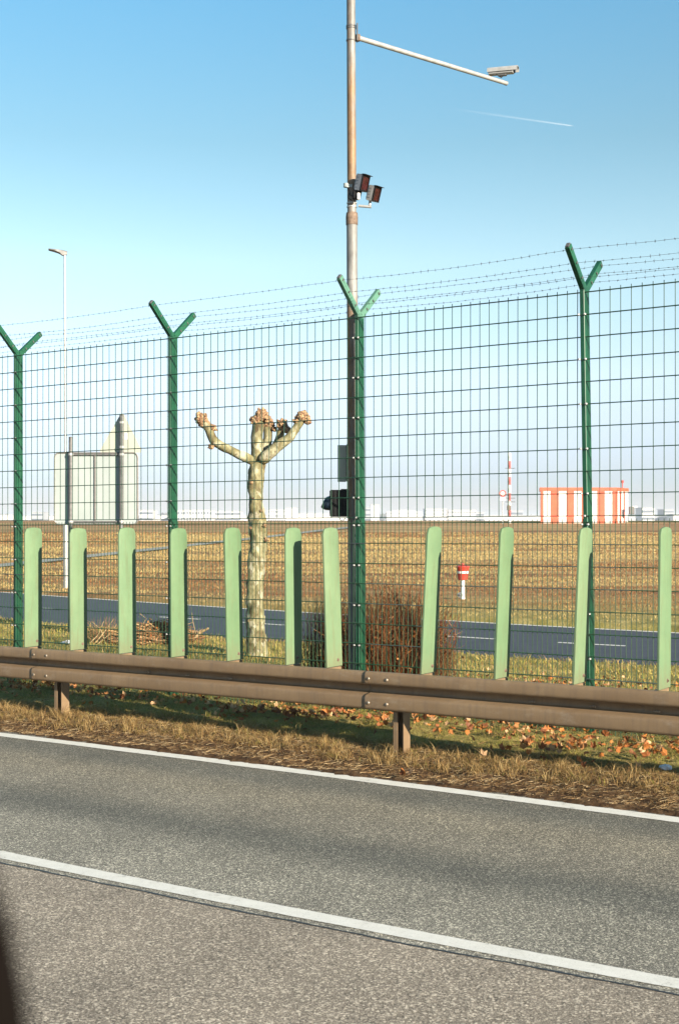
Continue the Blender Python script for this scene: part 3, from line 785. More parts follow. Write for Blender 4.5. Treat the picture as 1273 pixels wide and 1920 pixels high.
skin('limb', [[(480, 868, 0, 8.5), (462, 858, -.05, 8.5), (437, 847, -.1, 8), (415, 836, -.12, 8), (401, 828, -.12, 9), (394, 812, -.12, 7.5), (387, 797, -.12, 7), (381, 787, -.12, 7)]], M['bark'], tree, 2, .012)
skin('limb', [[(484, 872, 0, 12), (483, 850, .02, 11.5), (481, 825, .02, 11), (483, 805, .02, 10.5), (486, 786, .02, 11)]], M['bark'], tree, 2, .014)
skin('limb', [[(487, 862, .05, 10), (497, 842, .2, 9), (503, 822, .25, 8), (503, 805, .25, 8), (502, 796, .25, 8)]], M['bark'], tree, 2, .01)
skin('limb', [[(488, 866, -.05, 10), (505, 851, -.1, 10.5), (523, 835, -.12, 9.5), (542, 822, -.12, 8.5), (554, 805, -.12, 7.5), (566, 786, -.12, 7.5)],], M['bark'], tree, 2, .012)
skin('limb', [[(512, 846, .1, 8), (521, 828, .15, 7), (526, 812, .15, 7), (530, 800, .15, 7)]], M['bark'], tree, 2, .01)
def knob(px, py, dy, r, seed, squash=1.0):
    rg = random.Random(seed); c = TP(px, py, dy); R0 = r*1.1*TZ/F; mb = MB()
    mb.sphere(c, R0*.78, 12, (1, 1, squash))
    for i in range(46):
        th = rg.uniform(0, 6.28); z = rg.uniform(-.55, 1); rr = math.sqrt(max(0, 1-z*z)); d = Vector((rr*math.cos(th), rr*math.sin(th), z*squash))
        k = rg.uniform(.14, .30)*R0; p = c+d*R0*rg.uniform(.60, .82)
        mb.sphere(p, k, 6, (rg.uniform(.8, 1.2), rg.uniform(.8, 1.2), rg.uniform(.7, 1.1)))
        if rg.random() < .3:
            e = p+d*k*rg.uniform(.9, 1.5); mb.tube([p, e, e+d*.001], [k*.6, k*.5, k*.42], 6)
    o = mb.build('knob', M['knob'], tree, smooth=False); return o
for a in ((378, 786, -.12, 13.5, 1), (384, 796, -.1, 10, 11), (399, 803, -.12, 8.5, 2, .9), (396, 838, -.14, 6, 21), (480, 788, .02, 12, 3), (490, 779, .02, 14, 4), (503, 795, .25, 12, 5), (500, 787, .2, 10, 51), (529, 797, .15, 12, 6), (537, 806, .1, 8, 7), (515, 805, .2, 6, 71), (567, 782, -.12, 13.5, 8, .85), (577, 790, -.12, 8, 9), (556, 790, -.12, 7, 91)):
    knob(*a)
for (px, py, r) in ((499, 1012, 5), (467, 1165, 3), (472, 905, 3.5), (497, 985, 5), (490, 958, 3), (470, 990, 3), (476, 935, 3)):
    knob(px, py, -.10, r, int(px+py))

# ------------------------------------------------------------------ vegetation helpers
def tri_tubes(P0, P1, P2, r0, cols, name, mat, parent=None, origin=None):
    """many bent three-sided twigs: arrays of three points each"""
    n = len(P0); d = (P2-P0); d /= np.linalg.norm(d, axis=1, keepdims=True)+1e-9
    a = np.cross(d, np.tile([.3, .9, .2], (n, 1))); a /= np.linalg.norm(a, axis=1, keepdims=True)+1e-9; b = np.cross(d, a)
    V_ = []
    for c, rr in ((P0, 1.0), (P1, .7), (P2, .3)):
        for k in range(3):
            th = 2*math.pi*k/3; V_.append(c+(a*math.cos(th)+b*math.sin(th))*(r0*rr)[:, None])
    vs = np.stack(V_, 1).reshape(-1, 3); q = []
    base = np.arange(n)*9
    for l in range(2):
        for k in range(3):
            j = (k+1) % 3; q.append(np.stack([base+l*3+k, base+l*3+j, base+l*3+3+j, base+l*3+3+k], 1))
    quads = np.concatenate(q); cc = np.repeat(cols, 9, axis=0)
    o0 = np.array(origin if origin is not None else (0, 0, 0)); me = np_mesh(name, vs-o0, None, mat, cc, quads)
    return link(name, me, parent, tuple(o0))
def blades(pos, h, w, lean, bend, cols, name, mat, parent=None, kind='stuff'):
    n = len(pos); az = RNG.uniform(0, 2*np.pi, n); side = np.stack([np.cos(az), np.sin(az), 0*az], 1)
    la = RNG.uniform(0, 2*np.pi, n); ld = np.stack([np.cos(la), np.sin(la), 0*la], 1)
    up = np.array([0, 0, 1.0])
    m = pos+ld*(lean*h*.5)[:, None]+up*(h*.6)[:, None]
    tp = pos+ld*((lean+bend)*h)[:, None]+up*(h*(1-.3*bend))[:, None]
    vs = np.stack([pos-side*w[:, None]/2, pos+side*w[:, None]/2, m+side*w[:, None]*.4, m-side*w[:, None]*.4, tp], 1).reshape(-1, 3)
    b = np.arange(n)*5
    quads = np.stack([b, b+1, b+2, b+3], 1); tris = np.stack([b+3, b+2, b+4], 1)
    me = np_mesh(name, vs, tris, mat, np.repeat(cols, 5, axis=0), quads)
    o = link(name, me, parent)
    if kind: o['kind'] = kind
    return o
def pick(n, pal, w=None, jit=.2):
    pal = np.array(pal); i = RNG.choice(len(pal), n, p=w); return np.clip(ALB*pal[i]*RNG.uniform(1-jit, 1+jit, (n, 1)), 0, 1)
STRAW = [(.42, .27, .10), (.28, .165, .06), (.54, .39, .17), (.16, .085, .03)]
GREEN = [(.30, .29, .05), (.42, .36, .08), (.19, .20, .035), (.54, .43, .13)]
def scatter(n, t0, t1, q0, q1):
    t = RNG.uniform(t0, t1, n); q = RNG.uniform(q0, q1, n); x = t*U[0]+q*V[0]; y = t*U[1]+q*V[1]; return t, q, x, y
# straw grass by the barrier
def strawband(n, q0, q1, hm, name, pal, wgt, clump, seed):
    t, q, x, y = scatter(n, -17, 1, q0, q1)
    c = wob(t, q, 9, seed)+.6*wob(t, q, 23, seed+1); keep = c > RNG.uniform(-1.2+clump, 1.0, n)
    t, q, x, y, c = t[keep], q[keep], x[keep], y[keep], c[keep]; n = len(t)
    h = hm*RNG.uniform(.4, 1.15, n)*(1+.35*np.clip(c, -1, 1)); w = RNG.uniform(.0015, .0036, n)
    pos = np.stack([x, y, ground_z(x, y)-.005], 1)
    return blades(pos, h, w, RNG.uniform(.1, 1.7, n), RNG.uniform(0, 1.0, n), pick(n, pal, wgt, .3), name, M['blade'])
o = strawband(105000, 8.90, 9.66, .058, 'dry_grass', STRAW+GREEN[:1], [.30, .24, .22, .18, .06], -.1, 71)
tag(o, 'dry straw coloured grass along the foot of the crash barrier', 'grass')
o = strawband(26000, 8.66, 9.05, .03, 'trodden_grass', STRAW, [.22, .3, .1, .38], .1, 73)
tag(o, 'sparse flattened dead grass on bare soil beside the white edge line', 'grass')
o = strawband(150000, 9.4, 11.25, .036, 'green_grass', GREEN+STRAW, [.24, .2, .12, .14, .12, .06, .08, .04], .1, 75)
tag(o, 'short yellow green grass between crash barrier and mesh fence', 'grass')
# tufts poking up
def tufts(name, lst, per, hm, pal, wgt, spread=.03):
    bx = []; 
    for (t, q) in lst:
        for _ in range(per): bx.append((t+RND.gauss(0, spread), q+RND.gauss(0, spread)))
    a = np.array(bx); x = a[:, 0]*U[0]+a[:, 1]*V[0]; y = a[:, 0]*U[1]+a[:, 1]*V[1]; n = len(a)
    return blades(np.stack([x, y, ground_z(x, y)-.01], 1), hm*RNG.uniform(.5, 1.2, n), RNG.uniform(.002, .004, n), RNG.uniform(.1, .8, n), RNG.uniform(0, .7, n), pick(n, pal, wgt), name, M['blade'])
lst = [(RND.uniform(-16, 0), RND.uniform(8.85, 9.5)) for _ in range(190)] + [(joints[4]+.3+RND.gauss(0, .1), 9.12+RND.gauss(0, .06)) for _ in range(12)]
o = tufts('grass_tufts', lst, 24, .125, STRAW, [.35, .2, .35, .1]); tag(o, 'taller pale straw tufts round the barrier posts', 'grass', kind='stuff')
o = tufts('grass_tufts', [(RND.uniform(-16, 0), RND.uniform(9.7, 11.1)) for _ in range(170)], 20, .11, GREEN+STRAW[:3], [.25, .25, .1, .1, .12, .08, .10]); tag(o, 'green and straw tufts growing towards the fence foot', 'grass', kind='stuff')
# grass behind the fence up to the back road
n = 170000; x = RNG.uniform(-14, 10, n); y = RNG.uniform(10, 29, n); t, q = tq_of(x, y)
k = (q > 11.2) & (y < interp(road2_near, x)-.1) & (np.abs(x) < y*.30+1.5); x, y, t, q = x[k], y[k], t[k], q[k]; n = len(x)
o = blades(np.stack([x, y, ground_z(x, y)-.005], 1), RNG.uniform(.03, .09, n), RNG.uniform(.005, .011, n), RNG.uniform(.1, 1, n), RNG.uniform(0, .8, n), pick(n, GREEN+STRAW, [.14, .2, .05, .2, .16, .08, .12, .05]), 'verge_grass', M['blade'])
tag(o, 'yellow green winter grass between the mesh fence and the back road', 'grass')
# coarse dry grass of the airfield
n = 300000; y = 24+RNG.power(1.25, n)*75; x = RNG.uniform(-1, 1, n)*(y*.31+2)
yf = interp(road2_far, x); k = y > yf+.15; x, y = x[k], y[k]
cl = wob(x, y, .5, 81)+.7*wob(x, y, 1.7, 82); k = cl > RNG.uniform(-1.4, .8, len(x)); x, y, cl = x[k], y[k], cl[k]; n = len(x)
rf = wob(x*.12, y, .22, 83)+.45*wob(x*.3, y, .7, 84)+.3*wob(x*.5, y, 2.0, 85); red = rf > .07+RNG.normal(0, .12, len(x))
near_edge = (y < interp(road2_far, x)+3.5)
cA = pick(n, [(.60, .43, .16), (.50, .33, .115), (.68, .52, .22)], None, .2); cB = pick(n, [(.30, .125, .04), (.20, .075, .025), (.42, .20, .07)], None, .2)
cc = np.where((red & ~near_edge & (RNG.random(n) > .12))[:, None], cB, cA); sc = y/30
o = blades(np.stack([x, y, ground_z(x, y)-.01], 1), RNG.uniform(.03, .085, n)*np.sqrt(sc), RNG.uniform(.007, .015, n)*sc**.8, RNG.uniform(.1, .9, n), RNG.uniform(0, .8, n), cc, 'airfield_grass', M['blade'])
tag(o, 'dry golden brown grass of the airfield beyond the back road', 'grass')
# debris along the asphalt edge
def debris(n, q0, q1, L, name, pal, lab):
    t, q, x, y = scatter(n, -17, 1, q0, q1); z = ground_z(x, y)+RNG.uniform(.001, .012, n)
    a = RNG.normal(math.atan2(U[1], U[0]), .7, n); l = L*RNG.uniform(.3, 1.2, n)
    d = np.stack([np.cos(a), np.sin(a), RNG.uniform(-.1, .3, n)], 1)*l[:, None]; P0 = np.stack([x, y, z], 1)
    o = tri_tubes(P0, P0+d*.5+RNG.normal(0, .006, (n, 3))*[1, 1, .5], P0+d, RNG.uniform(.0008, .0022, n), pick(n, pal, None, .25), name, M['twig'])
    o['kind'] = 'stuff'; tag(o, lab, 'debris'); return o
debris(24000, 8.58, 9.5, .075, 'straw_debris', [(.42, .28, .13), (.3, .18, .08), (.16, .09, .04), (.55, .42, .24)], 'matted dead stalks lying on the soil by the edge line')
debris(7000, 9.3, 12.5, .10, 'straw_debris', [(.42, .28, .13), (.3, .18, .08), (.16, .09, .04)], 'dead stalks strewn under the mesh fence')

# ------------------------------------------------------------------ leaves
def leaf_mesh(seed):
    rg = random.Random(seed); pts = []; lob = [(0, 1.0), (38, .60), (62, .88), (95, .58), (125, .66), (160, .34), (200, .34), (235, .66), (265, .58), (298, .88), (322, .60)]
    cu = rg.uniform(.8, 2.4)*rg.choice((1, 1, -1)); tw = rg.uniform(-1.4, 1.4)
    vs = [(0, 0, 0)]
    for a, r in lob:
        th = math.radians(a+rg.uniform(-6, 6)+90); r *= rg.uniform(.85, 1.12); x, y = r*math.cos(th)*.5, r*math.sin(th)*.5
        vs.append((x, y, cu*(x*x+y*y)*.9+tw*x*y+rg.uniform(-.04, .04)))
    n = len(lob); fs = [(0, i+1, (i+1) % n+1) for i in range(n)]
    vs.append((0, -.62, .03)); vs.append((.012, 0, .0)); fs.append((0, len(vs)-2, len(vs)-1))
    return vs, fs
LM = []
LC = [(.52, .19, .045), (.60, .28, .10), (.38, .13, .04), (.24, .085, .03), (.68, .42, .22)]
lmats = []
for i, c in enumerate(LC):
    t = NT('dead_leaf_%s' % ['orange', 'tan', 'russet', 'dark', 'pale'][i]); co = t.coord()
    t.set(t.ramp(t.noise(co, 5, 4), [(.35, tuple(k*.6 for k in c)), (.65, c)]), .65, 0, .3)
    tr = t.n('ShaderNodeBsdfTranslucent'); tr.inputs[0].default_value = (*[v*ALB for v in c], 1); mx = t.n('ShaderNodeMixShader'); mx.inputs[0].default_value = .25
    t.l(t.b.outputs[0], mx.inputs[1]); t.l(tr.outputs[0], mx.inputs[2]); t.l(mx.outputs[0], t.t.nodes['Material Output'].inputs[0]); lmats.append(t.m)
for i in range(10):
    vs, fs = leaf_mesh(i); LM.append(MB().add(vs, fs).mesh('leaf', lmats[i % 5]))
ORG[ground.name] = Vector((0, 0, 0))
spots = []
def near(px, q, n, st, sq, h=0.0):
    t = t_at(px, q)
    for _ in range(n): spots.append((t+RND.gauss(0, st), q+RND.gauss(0, sq), h*RND.random()))
near(475, 10.25, 38, .30, .12, .03); near(590, 10.3, 26, .35, .12, .02); near(230, 10.3, 14, .6, .12); near(1000, 9.9, 44, .55, .22, .02); near(1100, 9.8, 30, .4, .22, .02)
near(870, 10.55, 26, .5, .12, .05); near(720, 10.2, 12, .3, .15, .05); near(1200, 10.3, 30, .5, .2, .03); near(40, 10.6, 26, .35, .12, .16); near(130, 10.5, 22, .4, .12, .1)
near(900, 10.8, 22, .9, .08, .1)
spots = spots[:288]
spots += [(t_at(1195, 9.35), 9.35, 0), (t_at(905, 9.2), 9.2, .02), (t_at(760, 8.62), 8.62, 0), (t_at(770, 8.64), 8.64, 0), (t_at(752, 8.60), 8.60, 0)]
for (t, q, h) in spots:
    p = TQ(t, q); s = RND.uniform(.065, .115)
    z = float(ground_z(np.array([p.x]), np.array([p.y]))[0])+.055+h
    o = link('leaf', LM[RND.randrange(10)], ground, (p.x, p.y, z), (RND.gauss(.35, .6), RND.gauss(0, .6), RND.uniform(0, 6.28))); o.scale = (s, s, s)
def leaf_litter(pos, size, name, pal, lab, parent=None, origin=(0, 0, 0), steep=.8):
    n = len(pos); R_ = RNG.normal(0, steep, (n, 2)); az = RNG.uniform(0, 6.28, n); vs = []; tr = []
    temp = [np.array(leaf_mesh(s_)[0]) for s_ in range(6)]; fs = np.array(leaf_mesh(0)[1])
    allv = []
    for i in range(n):
        v = temp[i % 6]*size[i]; ca, sa = math.cos(az[i]), math.sin(az[i]); cx, sx = math.cos(R_[i, 0]), math.sin(R_[i, 0])
        x_ = v[:, 0]; y_ = v[:, 1]*cx-v[:, 2]*sx; z_ = v[:, 1]*sx+v[:, 2]*cx
        allv.append(np.stack([x_*ca-y_*sa, x_*sa+y_*ca, z_], 1)+pos[i])
    nv = len(temp[0]); vs = np.concatenate(allv); tr = (fs[None]+(np.arange(n)*nv)[:, None, None]).reshape(-1, 3)
    me = np_mesh(name, vs-np.array(origin), tr, M['leafs'], np.repeat(pick(n, pal, None, .3), nv, axis=0)); o = link(name, me, parent, origin)
    if parent is None: o['kind'] = 'stuff'; tag(o, lab, 'fallen leaves')
    else: o['kind'] = 'stuff'
    return o
n = 2300; t = RNG.uniform(-16, 1, n); q = 10.6+RNG.normal(0, .33, n); k = wob(t, q, 1.6, 91) > RNG.uniform(-1, .6, n); t, q = t[k], q[k]
x = t*U[0]+q*V[0]; y = t*U[1]+q*V[1]
leaf_litter(np.stack([x, y, ground_z(x, y)+.03], 1), RNG.uniform(.04, .09, len(x)), 'fallen_leaves', LC, 'brown leaves drifted against the foot of the fence')
n = 3000; c_ = TQ(-7.0, 12.0); x = c_.x+RNG.normal(.2, 1.0, n); y = c_.y+RNG.normal(.2, .6, n); t, q = tq_of(x, y); k = q > 11.15; x, y = x[k], y[k]
leaf_litter(np.stack([x, y, ground_z(x, y)+RNG.uniform(.02, .12, len(x))], 1), RNG.uniform(.04, .085, len(x)), 'fallen_leaves', LC, 'thick brown leaf litter under the red brown shrub')

# ------------------------------------------------------------------ shrubs and brushwood
def shrub(name, bx, by, n, h, spreadx, spready, pal, lab, leafn, rad=(.002, .0045)):
    zb = float(ground_z(np.array([bx]), np.array([by]))[0]); root = empty(name, (bx, by, zb), lab, 'shrub')
    a = RNG.uniform(0, 6.28, n); rr = np.sqrt(RNG.uniform(0, 1, n)); ox = rr*np.cos(a); oy = rr*np.sin(a)
    P0 = np.stack([bx+ox*spreadx*.42, by+oy*spready*.42, np.full(n, zb)], 1)
    hh = h*RNG.uniform(.45, 1.02, n)*(1-.28*rr**2)
    P2 = np.stack([bx+ox*spreadx*RNG.uniform(.75, 1.15, n)+RNG.normal(0, .06, n), by+oy*spready+RNG.normal(0, .06, n), zb+hh], 1)
    P1 = P0*.5+P2*.5+np.stack([ox*.05+RNG.normal(0, .03, n), RNG.normal(0, .03, n), hh*.06], 1)
    # side shoots
    m = n*2; i = RNG.integers(0, n, m); f = RNG.uniform(.3, .9, m)[:, None]; Q0 = P1[i]*(1-f)+P2[i]*f
    Q2 = Q0+np.stack([RNG.normal(0, .10, m), RNG.normal(0, .08, m), RNG.uniform(.04, .24, m)], 1); Q1 = (Q0+Q2)/2+RNG.normal(0, .015, (m, 3))
    A0 = np.concatenate([P0, Q0]); A1 = np.concatenate([P1, Q1]); A2 = np.concatenate([P2, Q2])
    r = np.concatenate([RNG.uniform(*rad, n), RNG.uniform(rad[0]*.6, rad[1]*.55, m)])
    o = tri_tubes(A0, A1, A2, r, pick(n+m, pal, None, .3), 'twigs', M['twig'], root, (bx, by, zb)); o['kind'] = 'stuff'
    if leafn:
        i = RNG.integers(0, n+m, leafn); f = RNG.uniform(.1, .8, leafn)[:, None]; L = A0[i]*(1-f)+A2[i]*f; L = L[L[:, 2]-zb < h*.62]
        leaf_litter(L, RNG.uniform(.025, .06, len(L)), 'dead_leaves', LC[:4], '', root, (bx, by, zb), 1.4)
    return root
b1 = TQ(t_at(728, 11.72), 11.72)
shrub('bare_shrub', b1.x, b1.y, 980, 1.34, .72, .48, [(.42, .17, .06), (.30, .11, .04), (.52, .25, .10), (.20, .08, .035)], 'bare red brown shrub with dense upright twigs right of the camera pole', 2600, (.0035, .008))
b2 = TQ(t_at(618, 11.9), 11.9)
shrub('bare_shrub', b2.x, b2.y, 420, 1.22, .36, .32, [(.15, .10, .05), (.22, .14, .07), (.12, .08, .05), (.26, .13, .06)], 'smaller grey brown shrub with leaning twigs left of the camera pole', 120)
b3 = unproj(825, 1236)
b3 = TQ(t_at(812, 11.9), 11.9)
shrub('bare_shrub', b3.x, b3.y, 170, .95, .30, .3, [(.36, .2, .09), (.25, .12, .05)], 'thin low fringe of arching twigs at the right end of the shrubs', 60)
# brushwood heap
c0 = unproj(300, 1216); n = 1500
a = RNG.uniform(0, 6.28, n); rr = np.sqrt(RNG.uniform(0, 1, n)); bxp = c0.x-.05+rr*np.cos(a)*.62+RNG.normal(0, .05, n); byp = c0.y+rr*np.sin(a)*.45
hh = .30*(1-rr**2)*RNG.uniform(.1, 1.05, n)+.03; dirs = RNG.normal(0, .55, n); L = RNG.uniform(.15, .5, n)
d = np.stack([np.cos(dirs)*np.where(RNG.random(n) < .5, 1, -1), np.sin(dirs), RNG.normal(.05, .25, n)], 1)*L[:, None]
P0 = np.stack([bxp, byp, ground_z(bxp, byp)+hh], 1)-d*.5
heap = empty('brushwood_heap', (c0.x, c0.y, 0), 'heap of cut brown branches and leaves in front of the back road', 'brushwood')
o = tri_tubes(P0, P0+d*.5+RNG.normal(0, .02, (n, 3)), P0+d, RNG.uniform(.003, .009, n), pick(n, [(.40, .22, .09), (.26, .13, .055), (.5, .32, .15), (.17, .09, .05)], None, .25), 'cut_twigs', M['twig'], heap, (c0.x, c0.y, 0)); o['kind'] = 'stuff'
k = RNG.integers(0, n, 700); L_ = P0[k]+d[k]*.5+RNG.normal(0, .03, (700, 3)); leaf_litter(L_, RNG.uniform(.05, .1, 700), 'dead_leaves', LC, '', heap, (c0.x, c0.y, 0), 1.0)
ZH = c0.y
for (x0, y0, x1, y1, x2, y2, r) in ((362, 1200, 375, 1186, 391, 1178, .028), (170, 1205, 185, 1190, 195, 1165, .010), (180, 1205, 200, 1180, 214, 1160, .010), (175, 1215, 205, 1190, 220, 1170, .009), (262, 1180, 275, 1160, 262, 1150, .007), (275, 1175, 300, 1165, 290, 1148, .007), (368, 1190, 362, 1165, 359, 1140, .007), (200, 1210, 190, 1180, 172, 1165, .008), (255, 1170, 290, 1182, 340, 1190, .012)):
    MB().tube([P(x0, y0, ZH-.1), P(x1, y1, ZH), P(x2, y2, ZH-.05)], [r, r*.85, r*.6], 6).build('branch', simple('cut_branch', (.42, .30, .15), (.26, .17, .08), 12, .8) if 'cut_branch' not in bpy.data.materials else bpy.data.materials['cut_branch'], heap)
c1 = unproj(200, 1214); n = 240
a = RNG.uniform(-1, 1, n); P0 = np.stack([c1.x+a*.16, c1.y+RNG.normal(0, .12, n), ground_z(c1.x+a*.16, c1.y+0*a)], 1)
P2 = P0+np.stack([a*.25+RNG.normal(0, .12, n), RNG.normal(0, .1, n), RNG.uniform(.1, .42, n)], 1)
root = empty('bare_shrub', (c1.x, c1.y, 0), 'low sprawling bare twigs left of the brushwood heap', 'shrub')
o = tri_tubes(P0, (P0+P2)/2+RNG.normal(0, .02, (n, 3)), P2, RNG.uniform(.002, .005, n), pick(n, [(.40, .24, .11), (.28, .15, .07)], None, .3), 'twigs', M['twig'], root, (c1.x, c1.y, 0)); o['kind'] = 'stuff'

# ------------------------------------------------------------------ street lamp, road sign, hydrant
b = unproj(124.5, 1108); LZ = b.y
lamp = empty('street_lamp', b, 'slim pale street lamp with flat head far beyond the left sign', 'street lamp')
def lp(px, py): return P(px, py, LZ)
o = MB().tube([b-Vector((0, 0, .1)), lp(124.3, 1050), lp(123.5, 870), lp(123.4, 862)], [.078, .078, .075, .04], 16).tube([lp(123.4, 866), lp(122, 476)], [.040, .032], 12).build('shaft', M['zinc'], lamp); auto(o, 40)
MB().box(lp(124.8, 1075)+Vector((0, -.075, 0)), (.07, .02, .4), bev=.004).build('service_door', M['white'], lamp)
hd = MB(); ax = lp(122, 474); d = Vector((-.95, -.2, .13)).normalized(); sd = Vector((.2, -.95, 0)).normalized(); up = d.cross(sd).normalized(); up = up if up.z > 0 else -up
rings = []
for s, w, h0, h1 in ((-.07, .05, -.05, .05), (.05, .07, -.09, .06), (.14, .13, -.035, .055), (.30, .15, -.005, .045), (.46, .12, .005, .03)):
    rings.append([ax+d*s+sd*(a*w)+up*z for a, z in ((-1, h0), (1, h0), (1, h1*.7), (.5, h1), (-.5, h1), (-1, h1*.7))])
hd.loft(rings); o = hd.build('lamp_head', M['zinc_dark'], lamp); auto(o, 40)

SZ = 23.2
def sp_(px, py, dy=0): return P(px, py, SZ+dy)
sgr = empty('road_sign', Vector((sp_(180, 1187).x, SZ, 0)), 'back of rectangular road sign on two posts with triangular sign above, left of tree', 'road sign')
for (x, y0, r) in ((133.5, 820, .038), (228.5, 779, .040)):
    o = MB().tube([Vector((sp_(x, 0).x, SZ-.05, -.1)), sp_(x, y0, -.05)], r, 14).tube([sp_(x, y0, -.05), sp_(x, y0-1, -.05)], [r*1.1, r*.9], 14).build('post', M['zinc_dark'], sgr); auto(o, 40)
def rounded(x0, y0, x1, y1, r, Z, th, mat, name, parent, skew=0.0):
    pts = []
    for cx, cy, a0 in ((x1-r, y0+r, -90), (x1-r, y1-r, 0), (x0+r, y1-r, 90), (x0+r, y0+r, 180)):
        for k in range(7):
            a = math.radians(a0+90*k/6); pts.append((cx+r*math.cos(a), cy+r*math.sin(a)))
    ring = lambda dd, s=0: [P(x, y-(x-x0)*skew, Z+dd) for x, y in pts]
    return MB().loft([ring(0), ring(th)]).build(name, mat, parent), pts
pan, pts = rounded(103, 849, 259, 983, 9, SZ+.03, .004, M['signback'], 'sign_panel', sgr)
o = MB().tube([P(x, y, SZ+.022) for x, y in pts+[pts[0]]], .013, 6, cap=False).build('edge_trim', M['sign_edge'], pan)
MB().box(sp_(179, 917, .01), (.022, .022, 1.26)).build('stiffener', M['sign_edge'], pan)
for y in (852, 978):
    MB().box(sp_(181, y, .0), (.98, .03, .03)).build('cross_bar', M['zinc_dark'], sgr)
for (x, y) in ((133.5, 852), (228.5, 852), (133.5, 978), (228.5, 978), (228.5, 792), (228.5, 838)):
    MB().tube([sp_(x, y-2, -.05), sp_(x, y+2, -.05)], .047, 12).build('pipe_clamp', M['zinc'], sgr)
tv = []
for (cx, cy, a0) in ((229.5, 779, -150), (262, 845, -30), (192, 845, 90)):
    for k in range(5):
        a = math.radians(a0+30*k); tv.append((cx+4*math.cos(a), cy+4*math.sin(a)))
MB().loft([[P(x, y, SZ+.045) for x, y in tv], [P(x, y, SZ+.049) for x, y in tv]]).build('triangle_panel', M['signback2'], sgr)
MB().box(sp_(237, 818, .042), (.055, .003, .12)).build('sticker', M['whitepaint'], sgr)

b = unproj(867, 1131); HZ = b.y
hyd = empty('fire_hydrant', b, 'red topped fire hydrant with silver stem on the airfield grass', 'hydrant')
def lathe(c, prof, n=20):
    mb = MB(); rings = []
    for r, z in prof: rings.append([Vector((c[0]+r*math.cos(2*math.pi*k/n), c[1]+r*math.sin(2*math.pi*k/n), c[2]+z)) for k in range(n)])
    return mb.loft(rings)
hs = HZ/F
o = lathe(b, [(.07, -.1), (.09, 0), (.09, .02), (.055, .03), (.052, .10), (.062, .11), (.062, .13), (.052, .14), (.052, .58)]).build('stem', M['whitepaint'], hyd); auto(o, 40)
o = lathe(b, [(.075, .0), (.08, .0), (.08, .045), (.06, .06)]).build('foot_flange', M['red'], hyd)
o = lathe(b, [(.05, .56), (.11, .575), (.115, .60), (.155, .86), (.175, .885), (.175, .905), (.12, .915), (.04, .935), (.038, .965), (.01, .975)]).build('bell', M['red'], hyd); auto(o, 40)
o = lathe(b, [(.138, .73), (.140, .73), (.148, .785), (.146, .785)]).build('reflective_band', M['whitepaint'], hyd)
d = Vector((-.55, -.83, 0)); pc = b+Vector((0, 0, .21))
MB().tube([pc, pc+d*.10, pc+d*.101, pc+d*.15], [.045, .045, .065, .065], 14).build('outlet', M['zinc'], hyd)
MB().tube([pc+d*.15, pc+d*.175], [.03, .02], 8).build('outlet_cap', M['zinc_dark'], hyd)

# ------------------------------------------------------------------ airfield: striped hut, mast, round sign
CZ = 128.0
def cz(x): return float(base_z(np.array([x]), np.array([CZ]))[0])
def cp(px, py, dz=0): return P(px, py, CZ+dz)
s = CZ/F
xl, xr, xs = cp(1013, 0).x, cp(1154, 0).x, P(1177, 0, CZ+3.4).x
zt = EYE+(975-914)*s; zb = cz(xl)-.2
hut = empty('striped_hut', ((xl+xr)/2, CZ, zb), 'red and white striped airfield hut right of centre on the horizon', 'hut')
fr = [0, .033, .118, .213, .305, .393, .488, .52, .59, .66, .745, .836, .925, .972, 1.0]
stops = [605, 618, 652, 690, 727, 762, 798, 822, 840, 872, 907, 943, 960]
colr = ['o', 'w', 'o', 'w', 'o', 'w', 'o', 'w', 'w', 'o', 'w', 'o']
w0 = 605; w1 = 960; yb = CZ; dep = 3.4
dx = xs-xr
zband = zt-.34
for i in range(len(colr)):
    a = xl+(stops[i]-w0)/(w1-w0)*(xr-xl); b_ = xl+(stops[i+1]-w0)/(w1-w0)*(xr-xl)
    MB().box(((a+b_)/2, yb+.05, (zb+zband)/2), (b_-a-.03, .10, zband-zb)).build('wall_panel', M['orange'] if colr[i] == 'o' else M['whitepaint'], hut)
MB().add([(xl+.02, yb+.06, zb), (xr-.02, yb+.06, zb), (xs-.03, yb+dep, zb), (xl+.5, yb+dep, zb), (xl+.02, yb+.06, zt-.05), (xr-.02, yb+.06, zt-.05), (xs-.03, yb+dep, zt-.05), (xl+.5, yb+dep, zt-.05)],
    [(0, 1, 5, 4), (1, 2, 6, 5), (2, 3, 7, 6), (3, 0, 4, 7), (4, 5, 6, 7)]).build('core', M['whitepaint'], hut)
MB().add([(xl-.08, yb-.05, zband), (xr+.03, yb-.05, zband), (xs+.08, yb+dep+.1, zband), (xl+.4, yb+dep+.1, zband), (xl-.08, yb-.05, zt), (xr+.03, yb-.05, zt), (xs+.08, yb+dep+.1, zt), (xl+.4, yb+dep+.1, zt)],
    [(0, 1, 5, 4), (1, 2, 6, 5), (2, 3, 7, 6), (3, 0, 4, 7), (4, 5, 6, 7), (3, 2, 1, 0)]).build('roof_band', M['orange'], hut)
def side_pt(f, z, o=.04): return Vector((xr+(xs-xr)*f+o, yb+.06+(dep-.06)*f-o*.4, z))
